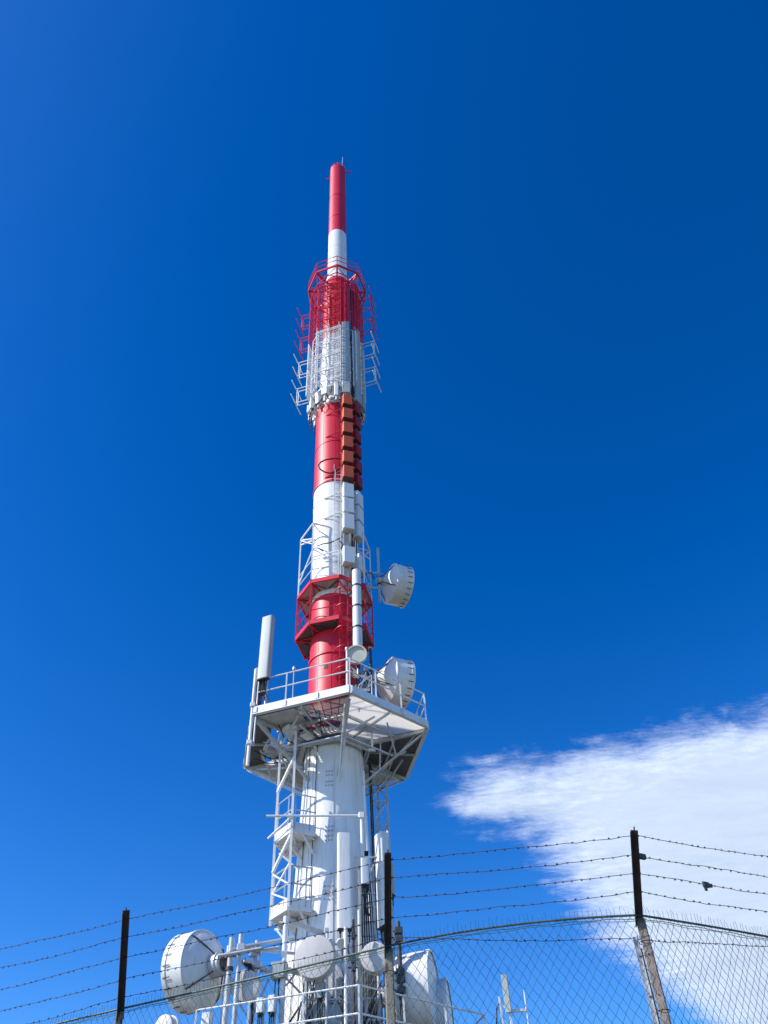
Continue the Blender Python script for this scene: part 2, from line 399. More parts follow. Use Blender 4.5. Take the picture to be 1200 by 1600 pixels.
for i in range(4):
    ph = HP-rnd.uniform(.2, 1.9); p = PH(ph, rnd.uniform(1.1, 1.5), NP-.25); q_ = PH(ph-rnd.uniform(-.3, .3), rnd.uniform(2.2, 2.9), NP-.2)
    m.path([p, p.lerp(q_, .3)-Z*.12, p.lerp(q_, .6)-Z*.2, q_], .018, 5)
m.build('cable', 'black', plat)
m = MB(); p = A(581, 1135, 1.1); q_ = A(581.5, 1172, 1.1); m.tube(p, q_, .035, 8); m.bar(q_-RG*.11, q_+RG*.11, .07); m.build('drain_pipe', 'white', plat)
m = MB()
for px in (533, 537): m.tube(A(px+6, 1100, 2.6), A(px-4, 1222, 1.12), .028, 6)
m.build('conduit', 'white', plat)
# bottom platform
RB, NB = 4.0, 4.85
mp = MB(); cb = poly(RB, HP, 6, NB)
for k in range(6):
    a, b = cb[k], cb[(k+1) % 6]; d = (b-a).normalized(); mp.bar(a+d*.03, b-d*.03, .06, .24)
lowp = mp.build('lower_platform', 'white', tw)
for k in range(6):
    MB().prism([PH(HP+k*math.pi/3, RB-.06, NB+.02), PH(HP+(k+1)*math.pi/3, RB-.06, NB+.02), PH(HP+(k+1)*math.pi/3, 1.28, NB+.02), PH(HP+k*math.pi/3, 1.28, NB+.02)], .04).build('deck_panel', 'deckdark', lowp, smooth=False)
for k in range(6):
    m = MB(); ph = HP+k*math.pi/3; m.angle(PH(ph, RB-.1, NB-.14), PH(ph, 1.36, NB-2.2), .1); m.build('brace', 'galv', lowp)
railing(lowp, poly(RB-.02, HP, 6, NB+.12), (.95, .40), 'white', .021, 2)
# middle gallery (octagon, two decks)
GP = R(5.993); RM = 1.416
mg = MB(); u_, l_ = poly(RM, GP, 8, 20.30), poly(RM, GP, 8, 18.38)
ml = MB()
for ring, mm in ((u_, mg), (l_, ml)):
    for k in range(8):
        a, b = ring[k], ring[(k+1) % 8]; d = (b-a).normalized(); mm.bar(a+d*.0, b-d*.0, .05, .17+.002*(k % 2))
gal = mg.build('middle_gallery', 'red', tw)
ml.build('lower_fascia', 'red', gal)
for k in range(1, 8): MB().bar(l_[k]-Z*.15, u_[k]+Z*.1, .055).build('post', 'red', gal)
m = MB()
for k in range(8):
    if k == 0: continue
    a, b = l_[k], l_[(k+1) % 8]
    for h_ in (.55, 1.05): m.tube(a+Z*h_, b+Z*h_, .02, 6)
    if k in (5, 2): m.angle(a+Z*.1, b+Z*1.8, .04, .007)
m.build('railing', 'red', gal)
for hh_, mm in ((20.26, 'decklight'), (18.34, 'decklight')):
    m = MB()
    for k in range(8):
        if k == 0: continue                               # ladder opening
        a, b = PH(GP+k*math.pi/4, RM-.04, hh_), PH(GP+(k+1)*math.pi/4, RM-.04, hh_); c, d = PH(GP+(k+1)*math.pi/4, .90, hh_), PH(GP+k*math.pi/4, .90, hh_)
        m.prism([a, b, c, d], .02)
    m.build('deck', 'deckgrey' if hh_ < 19 else mm, gal, smooth=False)
    for k in range(8):
        MB().bar(PH(GP+k*math.pi/4, .88, hh_-.06), PH(GP+k*math.pi/4, RM-.06, hh_-.06), .045, .06).build('joist', 'red', gal)
        m = MB(); c_ = PH(GP+(k+.5)*math.pi/4, .86, hh_-.10)
        for e_ in (0, 1): m.angle(c_, PH(GP+(k+e_)*math.pi/4, 1.32, hh_-.05), .04, .007)
        m.build('bracket', 'deckgrey' if k % 2 else 'red', gal)
# white upper frame of that gallery
HT = 23.4
def pt(k, h): return PH(GP+k*math.pi/4, RM-.01, h)
m = MB()
for k in (6, 7): m.bar(pt(k, 20.35), pt(k, HT), .055)
m.bar(pt(6, HT), pt(7, HT), .05); m.bar(pt(7, HT), PH(R(-12), .93, HT-.05), .05); m.bar(pt(6, HT), PH(R(-80), .93, HT), .05)
m.bar(pt(7, HT-.02), PH(R(-45), .93, HT), .04); m.bar(pt(6, HT-.3), PH(R(-60), .93, HT-.3), .04)
m.bar(pt(6, HT-.05), pt(7, HT-.85), .035); m.bar(pt(6, HT-.05), pt(7, HT-1.15), .035); m.bar(pt(6, 21.0), pt(7, 21.9), .04)
for h_ in (20.9, 21.4): m.tube(pt(6, h_), pt(7, h_), .018, 6); m.tube(pt(7, h_), PH(GP-.02, RM, h_), .018, 6)
m.bar(pt(7, 21.55), PH(GP-.02, RM, 21.6), .04); m.bar(PH(GP-.02, RM, 20.35), PH(GP-.02, RM, 21.62), .04)
for k in (2, 3, 1): m.bar(pt(k, 20.35), pt(k, HT-.3), .05)
m.bar(pt(2, HT-.3), pt(1, HT-.3), .05); m.bar(pt(2, HT-.3), pt(3, HT-.3), .05); m.bar(pt(2, HT-.3), PH(R(92), .93, HT-.3), .05); m.bar(pt(2, HT-.8), PH(R(60), .93, HT-.8), .04)
for h_ in (20.9, 21.4): m.tube(pt(1, h_), pt(2, h_), .018, 6); m.tube(pt(2, h_), pt(3, h_), .018, 6)
m.build('safety_frame', 'white', gal)
# top gallery
TP = R(-.4); RT = 1.678; tr = poly(RT, TP, 8, 44.05)
m = MB()
for k in range(8):
    a, b = tr[k], tr[(k+1) % 8]; d = (b-a).normalized(); m.bar(a+d*.015, b-d*.015, .07, .16)
tg = m.build('top_gallery', 'red', tw)
railing(tg, poly(RT, TP, 8, 44.1), (1.08, .58), 'red', .022, 1)
for k in range(8):
    m = MB(); m.bar(PH(TP+k*math.pi/4, .74, 44.0), PH(TP+k*math.pi/4, RT-.05, 44.0), .09, .12)
    m.bar(PH(TP+k*math.pi/4, RT-.1, 43.95), PH(TP+k*math.pi/4, .77, 42.9), .07)
    m.bar(PH(TP+(k+.0)*math.pi/4, 1.25, 44.0), PH(TP+(k+1)*math.pi/4, 1.25, 44.0), .04)
    m.tube(PH(TP+k*math.pi/4, RT-.06, 44.0), PH(TP+(k+1)*math.pi/4, 1.0, 44.0), .02, 5)
    m.build('bracket', 'red', tg)
m = MB()
lr = poly(RT-.12, TP, 8, 42.75)
for k in range(8):
    m.bar(lr[k], lr[(k+1) % 8], .05); m.bar(lr[k], tr[k]-Z*.05, .045)
    if k % 2: m.bar(lr[k], tr[(k+1) % 8]-Z*.08, .03)
m.build('lower_ring', 'red', tg)

# --- array carrier frames: corner columns & rings in the aerial section
FACE = [R(-20), R(70), R(160), R(-110)]
m = MB(); mw = MB()
for f_ in FACE:
    for s_ in (-1, 1):
        p = PH(f_, 1.12, 0)+DIR(f_+math.pi/2)*(.62*s_)
        for mm, a, b in ((mw, 33.0, 38.1), (m, 38.1, 43.4)): mm.bar(p+Z*a, p+Z*b, .06)
        for j in range(9):
            h_ = 33.3+j*1.2; (m if h_ > 38.1 else mw).bar(p+Z*h_, PH(f_+s_*.35, .74, h_), .04)
for j in range(9):
    h_ = 33.3+j*1.2
    for i in range(4):
        f_, g_ = FACE[i], FACE[i]+math.pi/2
        a = PH(f_, 1.12, h_)+DIR(f_+math.pi/2)*.62; b = PH(g_, 1.12, h_)-DIR(g_+math.pi/2)*.62
        (m if h_ > 38.1 else mw).bar(a, b, .045)
af = mw.build('aerial_frame', 'white', tw); m.build('aerial_frame', 'red', tw)
# vertical trunks beside the front face
m = MB(); m.obox(W(.46, 1.18, 35.3), RG, FR, Z, .40, .24, 6.4, .03); m.obox(W(1.02, .78, 35.2), DIR(R(140)), DIR(R(50)), Z, .46, .20, 6.6, .03)
m.obox(W(1.30, .30, 34.9), DIR(R(165)), DIR(R(75)), Z, .40, .16, 5.8, .03)
m.build('cable_trunk', 'grey', tw)
m = MB(); m.bar(W(.42, 1.22, 38.5), W(.42, 1.22, 43.2), .10); m.bar(W(.62, 1.15, 38.5), W(.62, 1.15, 43.2), .16, .10); m.bar(W(1.02, .78, 38.5), W(1.0, .76, 43.3), .34, .12); m.build('cable_trunk', 'red', tw)
m = MB()
for i in range(5):
    p0 = W(.72+.05*i, 1.05-.06*i, 32.2); m.path([p0+Z*(k*1.3)+RG*(.025*math.sin(i*2+k)) for k in range(9)], .03, 5)
m.build('cable', 'black', tw)
# front stile of the aerial section with rungs
m = MB()
for (x_, c) in ((-.62, 0), (-.05, 0), (.05, 0), (.6, 0)):
    p = PH(FACE[0], 1.34, 0)+DIR(FACE[0]+math.pi/2)*x_; m.bar(p+Z*33.6, p+Z*38.2, .035)
m.build('screen_stile', 'white', tw)
m = MB()
for x_ in (-.62, -.05, .05, .6):
    p = PH(FACE[0], 1.34, 0)+DIR(FACE[0]+math.pi/2)*x_; m.bar(p+Z*38.25, p+Z*43.2, .035)
m.build('screen_stile', 'red', tw)
# connector ring and loops at the foot of the aerials
ring = MB().lathe(W(0, 0, 32.75), Z, [(0, .93), (0, 1.22), (.06, 1.22), (.06, .93)], n=40, cap0=False, cap1=False).build('junction_ring', 'white', tw)
rnd = random.Random(5)
for i in range(12):
    ph = R(-150+i*25); b = MB()
    p = PH(ph, 1.16+rnd.uniform(-.05, .16), 32.35+rnd.uniform(-.2, .5)); b.obox(p, DIR(ph+math.pi/2), DIR(ph), Z, rnd.uniform(.2, .36), .24, rnd.uniform(.5, .95), .03)
    b.tube(p-Z*.2, p-Z*.75, .07, 8)
    b.build('junction_box', 'dishwhite', ring)
m = MB()
for i in range(16):
    ph = R(-140+i*17); a = PH(ph, 1.1, 32.1); b_ = PH(ph+.35, 1.2, 32.0)
    m.path([a, PH(ph+.05, 1.25, 31.7), PH(ph+.17, 1.32, 31.45), PH(ph+.3, 1.28, 31.65), b_], .022, 5)
    m.path([PH(ph, 1.3, 33.2), PH(ph+.12, 1.38, 32.8), PH(ph+.2, 1.3, 32.5), PH(ph+.1, 1.05, 32.3)], .018, 5)
m.build('cable', 'black', ring)
# --- ladder with safety hoops (from main platform to the aerials)
m = MB()
for u0 in (.22, .50):
    m.bar(W(u0-.06, 1.02, 14.6), W(u0-.04, 1.02, 20.4), .045); 
for i in range(20): m.tube(W(.16, 1.02, 14.8+i*.3), W(.44, 1.02, 14.8+i*.3), .013, 5)
lad = m.build('ladder', 'red', tw)
for h_ in (16.2, 17.05, 17.9, 18.9, 19.7):
    MB().path([W(.30+.34*math.cos(t), 1.02+.52*math.sin(t), h_) for t in [math.pi*k/10 for k in range(11)]], .018, 5).build('hoop', 'red', lad)
m = MB()
for u0 in (-.05, .20): m.bar(W(u0, 1.14, 20.4), W(u0+.02, 1.16, 26.6), .03)
for i in range(20): m.tube(W(-.05, 1.15, 20.6+i*.3), W(.21, 1.15, 20.6+i*.3), .012, 5)
m.build('ladder', 'white', tw)
m = MB()
m.bar(W(-.03, 1.15, 26.65), W(-.03, 1.15, 30.2), .03); m.bar(W(.22, 1.17, 26.65), W(.22, 1.17, 32.2), .05)
m.build('ladder', 'maroon', tw)
for y_, c in ((640, 'red'), (674, 'red'), (737, 'red'), (770, 'white'), (801, 'white'), (865, 'white')):
    h_ = HH(527, y_, 1.2); m = MB(); m.tube(W(-.46, .84, h_), W(.30, 1.30, h_+.02), .028, 6)
    m.tube(W(.30, 1.30, h_+.02), W(.62, .74, h_), .02, 5); m.build('stay', c, tw)
for h_, mm in ((HH(520, 688, .95), 'red'), (HH(520, 775, .95), 'white'), (HH(520, 806, .95), 'white'), (HH(520, 868, .95), 'white')):
    rr = radius(h_); MB().lathe(W(0, 0, h_), Z, [(0, rr-.01), (0, rr+.02), (.05, rr+.02), (.05, rr-.01)], n=64, cap0=False, cap1=False).build('strap_band', mm, sh)
# black cable loops on the red and white shaft
def loop(px, v, r, par=tw, name='cable', matn='black'): return MB().path([A(x, y, v) for x, y in px], r, 6).build(name, matn, par)
loop([(534, 717), (522, 716.5), (510, 718), (501, 722), (497.5, 727), (500, 733), (507, 737.5), (516, 739.5), (524, 737), (532, 731)], 1.12, .035)
loop([(536, 838), (527, 843), (516, 848), (504, 850), (496, 853), (498, 857), (505, 861)], 1.12, .024)
loop([(530, 845), (536, 850), (533, 857), (537, 860)], 1.2, .022)
# spine carrying the box aerials
m = MB(); m.bar(W(.30, 1.18, 20.4), W(.34, 1.18, 32.2), .06); m.bar(W(.44, 1.10, 20.3), W(.46, 1.10, 32.2), .16, .10); m.bar(W(.76, .68, 20.4), W(.78, .70, 32.2), .16, .10)
m.build('spine', 'decklight', tw)
m = MB()
for i in range(4):
    p0 = W(.62+.06*i, 1.02-.07*i, 20.2); m.path([p0+Z*(k*1.2)+RG*(.03*math.sin(i*2+k)) for k in range(11)], .028, 5)
m.build('cable', 'black', tw)
# --- access lattice with two landings on the left
PA, PB, PC = (-1.68, .72), (-1.18, 1.46), (-1.28, -.35)
mg = MB()
for (u, v), hb_, w_ in ((PA, 8.35, .068), (PB, 8.55, .068)): mg.bar(W(u, v, hb_), W(u, v, NP-.05), w_)
LAT = mg.build('access_lattice', 'white', tw)
for h_ in (12.15, 9.75): m = MB(); m.angle(W(*PA, h_), W(*PB, h_+.75), .07, .012); m.build('brace', 'white', LAT)
for a_, b_ in ((9.72, 9.15), (9.15, 9.75), (9.2, 8.75)): MB().bar(W(*PA, a_), W(*PB, b_), .04).build('brace', 'white', LAT)
for li, hL in enumerate((HH(454, 1293, 1.46)-.02, HH(448, 1413, 1.46)-.02)):
    rs = radius(hL)
    E1 = (-.52, 1.18) if li == 0 else (-.58, 1.24)
    P = [W(*PA, hL), W(*PB, hL), W(*E1, hL)] + [PH(R(a), rs-.02, hL) for a in (-24, -40, -56, -72, -88, -104)] + [W(*PC, hL)]
    ld = MB().prism(P, .03).build('landing', 'white', tw, smooth=False)
    m = MB()
    for a, b in ((P[0], P[1]), (P[1], P[2]), (P[-1], P[0])):
        m.bar(a+Z*.08, b+Z*.08, .02, .24); m.bar(a-Z*.08, b-Z*.08, .06, .07)
    m.build('kick_plate', 'white', ld)
    m = MB()
    for a, b in ((P[1], P[2]), (P[0], P[1])):
        for h_ in (1.05, .58): m.tube(a+Z*h_, b+Z*h_, .02, 6)
        for t in (.12, .75, 1.0): p = a.lerp(b, t); m.bar(p, p+Z*1.06, .035)
    m.build('railing', 'galv', ld)
    for a in (-30, -55, -85): m = MB(); m.bar(PH(R(a), rs, hL-.55), PH(R(a-4), 1.55, hL-.10), .05); m.bar(PH(R(a), rs-.02, hL-.10), PH(R(a-4), 1.6, hL-.10), .04, .05); m.build('bracket', 'white', ld)
    m = MB(); m.bar(W(*PB, hL-.12), PH(R(-75), rs, hL-.12), .04); m.bar(W(*PA, hL-.12), PH(R(-60), rs, hL-.12), .04)
    m.build('joist', 'white', ld)
m = MB()
for ph in (-52, -33): m.path([PH(R(ph), radius(h_)+.03, h_) for h_ in (6, 8, 10, 11.5, 13, 13.9)], .012, 5)
m.build('cable', 'dark', sh)
# --- lattice on the right, hanging below the main platform
m = MB(); LA, LB, LC = (1.17, -.75), (1.72, -.75), (1.45, -1.3)
for q_ in (LA, LB, LC): m.bar(W(*q_, 4.9), W(*q_, NP-.05), .06)
for i in range(11):
    h_ = 5.4+i*.8
    for a, b in ((LA, LB), (LB, LC), (LC, LA)): m.bar(W(*a, h_), W(*b, h_), .035); m.bar(W(*a, h_), W(*b, h_+.8), .028)
m.build('cable_lattice', 'galv', tw)
for i in range(2): MB().path([W(1.20+.06*i, -.68, 5), W(1.19+.06*i, -.66, 8), W(1.20+.05*i, -.68, 11), W(1.15+.05*i, -.6, 13.9)], .022, 5).build('cable', 'black', tw)
m = MB(); m.tube(A(578.5, 1440, .9), A(568, 1205, .75), .03, 6); m.build('conduit', 'white', tw)

# ================================================================== AERIALS ON THE TOWER
# --- dipole panels: one prototype per colour, local frame x along face, y outward, z up
def rz_of(phi): n = DIR(phi); return math.atan2(n.y, n.x)-math.pi/2
def make_panel(col, label, ln=.88):
    t = thing('dipole_panel_antenna', label, 'antenna', (0, 0, 0))
    fr_ = MB(); w_, h_ = 1.36, 2.28
    for s_ in (-1, 1): fr_.bar((s_*w_/2, 0, -h_/2), (s_*w_/2, 0, h_/2), .035, ref=V((0, 1, 0)))
    for z_ in (-h_/2, -h_/4, 0, h_/4, h_/2): fr_.bar((-w_/2, 0, z_), (w_/2, 0, z_), .03)
    rod = fr_.build('screen_frame', col, t, local=True)
    sc = MB()
    n_ = 14
    for i in range(n_):
        z_ = -h_/2+h_*(i+.5)/n_; sc.tube((-w_/2, .012, z_), (w_/2, .012, z_), .015 if col == 'white' else .010, 5)
    sc.build('reflector_rods', col, t, local=True)
    ar = MB()
    for z_ in (-.60, .60):
        for s_ in (-1, 1): ar.bar((s_*.09, .02, z_), (s_*.09, ln, z_), .032)
    ar.bar((.09, ln-.02, -.6), (.09, ln-.02, .6), .028, ref=V((0, 1, 0))); ar.bar((-.09, ln-.02, -.6), (-.09, ln-.02, .6), .028, ref=V((0, 1, 0)))
    ar.build('support_arm', col, t, local=True)
    for z_ in (-.60, .60):
        d = MB(); d.tube((-.68, ln+.05, z_), (-.06, ln+.05, z_), .026, 7); d.tube((.06, ln+.05, z_), (.68, ln+.05, z_), .026, 7); d.bar((-.1, ln+.02, z_), (.1, ln+.02, z_), .05)
        d.build('dipole', col, t, local=True)
    return t
HC = (41.62, 39.22, 36.82, 34.42)
side = {0: 'lying against the front', 1: 'sticking out on the shaded side', 3: 'sticking out on the sunlit side'}
pos = {0: 'uppermost', 1: 'lower', 2: 'upper', 3: 'lowest'}
protos = {}
for fi in (0, 1, 3):
    for j, h_ in enumerate(HC):
        col = 'red' if j < 2 else 'white'
        lab = f'{pos[j]} {col} dipole panel antenna {side[fi]} below the top gallery'
        if col == 'white': lab = f'{pos[j]} white dipole panel antenna {side[fi]} above the orange boxes'
        loc = PH(FACE[fi], (1.24, 1.30, 0, 1.34)[fi], h_)
        key = (col, fi == 0)
        if key not in protos:
            protos[key] = make_panel(col, lab, .16 if fi == 0 else .78); protos[key].location = loc; protos[key].rotation_euler.z = rz_of(FACE[fi]); protos[key]['group'] = f'{col} dipole panel antennas round the mast'
        else: dup(protos[key], loc, rz_of(FACE[fi]), lab)
# --- box aerials
def make_box(matn, name, label, group, hgt=.86):
    t = thing(name, label, 'antenna', (0, 0, 0), group)
    MB().obox(V((0, .16, 0)), V((1, 0, 0)), V((0, 1, 0)), Z, .45, .30, hgt, .025).build('housing', matn, t, local=True)
    MB().obox(V((0, .16, -hgt/2-.012)), V((1, 0, 0)), V((0, 1, 0)), Z, .40, .25, .03).build('toned_underside', 'rust' if matn != 'white' else 'decklight', t, local=True)  # bottom face toned darker, its shade put into the colour
    for z_ in (-.28, .28): MB().bar((-.05, -.06, z_), (-.05, .02, z_), .07).build('bracket', 'galv', t, local=True); MB().tube((.22, .16, z_), (.30, .16, z_), .022, 6).build('knob', 'galv', t, local=True)
    return t
ordn = ['topmost', 'second from top', 'third from top', 'third from bottom', 'second from bottom', 'lowest']
yo = [85, 185, 290, 395, 505, 620, 730]
spec = []
for i in range(6):
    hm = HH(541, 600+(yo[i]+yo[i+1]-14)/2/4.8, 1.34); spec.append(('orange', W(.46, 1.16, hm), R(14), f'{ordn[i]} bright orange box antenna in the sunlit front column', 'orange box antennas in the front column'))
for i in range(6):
    hm = HH(541, 600+(yo[i]+yo[i+1]-14)/2/4.8, 1.34); spec.append(('maroon', W(.78, .74, hm), R(58), f'{ordn[i]} box antenna toned dark red for shade in the column beside the orange boxes', 'box antennas toned dark red for shade in the side column'))  # same kind of box as the orange column, shade put into the colour
yw = [(762, 865), (872, 980), (988, 1105), (1228, 1362)]
wn = ['topmost white box antenna directly under the orange boxes', 'middle one of the three stacked white box antennas under the orange boxes', 'lowest of the three stacked white box antennas, above a gap', 'single white box antenna just above the red gallery']
for i, (a, b) in enumerate(yw): spec.append(('white', W(.46, 1.16, HH(542, 600+(a+b-10)/2/4.8, 1.34)), R(14), wn[i], 'white box antennas in the front column'))
wn2 = ['topmost shaded white box antenna under the dark red boxes', 'middle one of three shaded white box antennas under the dark red boxes', 'lowest of three shaded white box antennas under the dark red boxes', 'lone shaded white box antenna beside the arm of the highest drum dish']
for i, (a, b) in enumerate(yw): spec.append(('white', W(.78, .74, HH(542, 600+(a+b-10)/2/4.8, 1.34)), R(58), wn2[i], 'white box antennas in the side column'))
pb = {}
for c, loc, ph, lab, grp in spec:
    if c not in pb:
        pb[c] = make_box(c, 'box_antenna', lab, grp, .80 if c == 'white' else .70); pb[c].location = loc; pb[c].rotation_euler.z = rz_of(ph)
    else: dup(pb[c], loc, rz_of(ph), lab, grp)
# --- white tube with black clamps beside the red gallery
top, bot = A(557.5, 893, 1.42), A(558.3, 1012, 1.42)
top.x = bot.x = (top.x+bot.x)/2; top.y = bot.y = (top.y+bot.y)/2
t = thing('tube_antenna', 'thick white vertical tube antenna with black clamps beside the red gallery', 'antenna', bot)
MB().tube(bot, top, .165, 20).build('tube', 'dishwhite', t)
for y_ in (918, 950, 983):
    p = V((top.x, top.y, A(557.5, y_, 1.42).z)); m = MB().lathe(p, Z, [(0, .155), (0, .185), (.06, .185), (.06, .155)], 20, False, False)
    m.tube(p+Z*.03-DIR(R(30))*.05, p+Z*.03-DIR(R(32))*.62, .03, 6); m.build('clamp', 'dark', t)

# --- dishes
def dish(name, label, C, phi, D, L, cone, colr='dishwhite', radm='radome', el=0, clips=22, struts=True, hub=.13, pole=None, group=None, bulge=.05, seg=48, cat='dish antenna', flatback=False, flatface=False, poff=.34):
    a = (DIR(phi)*math.cos(el) + Z*math.sin(el)).normalized(); r = D/2
    t = thing(name, label, cat, C, group)
    o = C - a*(L/2)
    x, y, z = frame(a)
    MB().lathe(o, a, [(-cone, hub), (-cone*.92, hub*1.5), (-cone*.45, r*.62), (-.02, r*.985), (0, r*.99)] if not flatback else [(-cone, hub), (-cone*.95, r*.55), (-cone*.25, r*.9), (0, r*.99)], seg, True, False).build('reflector', colr, t)
    shd = MB().lathe(o, a, [(-.015, r*.985), (-.015, r+.015), (.03, r+.015), (.03, r), (L, r), (L, r*.97), (.02, r*.97)], seg, False, False).build('shroud', colr, t)
    if not flatface:
        m = MB().lathe(o+a*(L-.09), a, [(0, r+.002), (0, r+.022), (.11, r+.022), (.11, r-.03)], seg, False, False)
        m.build('rim_band', colr, shd)
    if clips:
        for i in range(clips):
            th = 2*math.pi*(i+.3)/clips; d = x*math.cos(th)+y*math.sin(th)
            MB().obox(o+d*(r+.026)+a*(L-.13), a, d, a.cross(d), .20, .016, .018).build('rim_clip', 'dark', shd)
    if flatface: MB().lathe(o+a*(L-.02), a, [(-.03, r+.004), (.022, r+.004), (.034, r*.985), (.036+bulge*.6, r*.7), (.036+bulge, .02)], seg, False, True).build('radome', radm, t)
    else: MB().lathe(o+a*(L-.03), a, [(0, r*.985), (.01, r*.97), (bulge*.6, r*.75), (bulge, r*.35), (bulge*1.04, .02)], seg, True, True).build('radome', radm, t)
    if struts:
        for i in range(4):
            th = math.pi/4+i*math.pi/2; d = x*math.cos(th)+y*math.sin(th)
            
            if flatback: MB().path([o+d*r*.97-a*.02, o+d*r*.90-a*(cone*.25+.03), o+d*r*.55-a*(cone*.95+.04), o+d*hub*.9-a*(cone+.2)], .018, 6).build('strut', 'dark', t)
            else: MB().tube(o+d*r*.96-a*.01, o-a*(cone+.12)+d*hub*.9, .018, 6).build('strut', 'dark', t)
    m = MB(); m.lathe(o-a*(cone+.24), a, [(0, hub*.9), (.04, hub*1.25), (.2, hub*1.25), (.26, hub*1.0)], 20); m.build('hub', 'galv', t)
    if pole:
        pc = o-a*(cone+poff); m = MB(); m.tube(pc-Z*pole[0], pc+Z*pole[1], pole[2], 12); m.build('mounting_pole', 'galv', t)
        for dz in (-.16, .16): m = MB(); m.bar(pc+Z*dz, o-a*(cone+.1)+Z*dz*.6, .07); m.lathe(pc+Z*(dz-.04), Z, [(0, pole[2]), (0, pole[2]+.03), (.08, pole[2]+.03), (.08, pole[2])], 12, False, False); m.build('clamp', 'dark', t)
    return t, o, a
t, o, a = dish('microwave_dish', 'white drum dish on a grey pole beside the red gallery, highest of the drum dishes', A(622, 915, -.15), R(110), 1.62, .62, .36, pole=(1.05, 1.75, .055), poff=.13)
m = MB(); pc = o-a*.49
m.tube(pc+Z*.42, W(.75, .1, pc.z-EYE+.42), .035, 8); m.tube(pc-Z*.35, W(.78, .1, pc.z-EYE-.3), .035, 8); m.tube(pc+Z*.42, o+V((0, 0, .42))-a*.02, .02, 6); m.tube(pc-Z*.35, W(.5, -.7, pc.z-EYE+.2), .025, 6)
m.build('support_arm', 'galv', t)
MB().path([o-a*.72+Z*.05, o-a*.8+Z*.32, o-a*1.0+Z*.25, o-a*1.25-Z*.1, W(1.0, .3, pc.z-EYE)], .025, 6).build('cable', 'black', t)
t, o, a = dish('microwave_dish', 'white drum dish standing on the main platform beside the railing', A(621, 1067, .35), R(108), 1.66, .62, .50, pole=(1.75, .4, .055))
m = MB(); pc = o-a*.84; m.tube(pc+Z*.35, W(.8, .3, pc.z-EYE+.33), .03, 8); m.tube(pc+Z*.3, o+Z*.5-a*.05, .02, 6); m.build('support_arm', 'galv', t)
t, o, a = dish('microwave_dish', 'largest white drum dish, seen from behind, beside the pipe uprights', A(304, 1517, 1.6), R(-122), 1.74, .56, .30, hub=.22, pole=(1.5, .55, .07), flatback=True, poff=.5)
m = MB(); m.lathe(o-a*.58, a, [(-.02, .16), (0, .24), (.22, .24), (.28, .2)], 20); m.build('feed_box', 'galv', t); m = MB(); m.lathe(o-a*.62, a, [(0, .15), (.06, .15)], 20); m.build('feed_cover', 'dark', t)
t, o, a = dish('small_dish', 'small round cream dish below the white tube antenna', A(557, 1022.5, 1.75), R(-6), .66, .05, .2, colr='cream', radm='cream', clips=0, struts=False, hub=.07, bulge=-.09, pole=(.5, .5, .035), el=R(-4), seg=36)
t, o, a = dish('radome_dish', 'larger flat round grey white dish in front of the shaft behind the fence', A(493, 1497, 2.3), R(-12), .97, .26, .18, clips=0, struts=False, hub=.12, pole=(2.2, .3, .05), flatback=True, flatface=True, bulge=.03)
t, o, a = dish('radome_dish', 'medium flat round dish beside the middle fence post', A(586, 1497, 2.3), R(-10), .68, .2, .15, clips=0, struts=False, hub=.1, pole=(2.2, .4, .045), flatback=True, flatface=True, bulge=.03)
t, o, a = dish('radome_dish', 'small flat round dish on the pipe uprights next to the largest drum dish', A(384, 1541, 2.1), R(-10), .68, .16, .13, clips=0, struts=False, hub=.09, flatback=True, flatface=True, bulge=.025)
t, o, a = dish('radome_dish', 'small white dish peeking up below the largest drum dish', A(258, 1612, 2.0), R(-40), .66, .2, .15, clips=0, struts=False, hub=.09, flatback=True, flatface=True, pole=(1.2, .2, .04))
t, o, a = dish('microwave_dish', 'half sunlit white drum dish beside the dark clamped pole, behind the mesh', A(654, 1552, 1.2), R(74), 1.84, .80, .4, clips=0, pole=(1.7, .9, .06), hub=.18, radm='dishwhite')
t, o, a = dish('microwave_dish', 'shaded white drum dish partly hidden behind the half sunlit one', A(682, 1592, .3), R(78), 1.75, .7, .4, clips=0, pole=(1.2, .5, .06), hub=.18, radm='dishwhite')

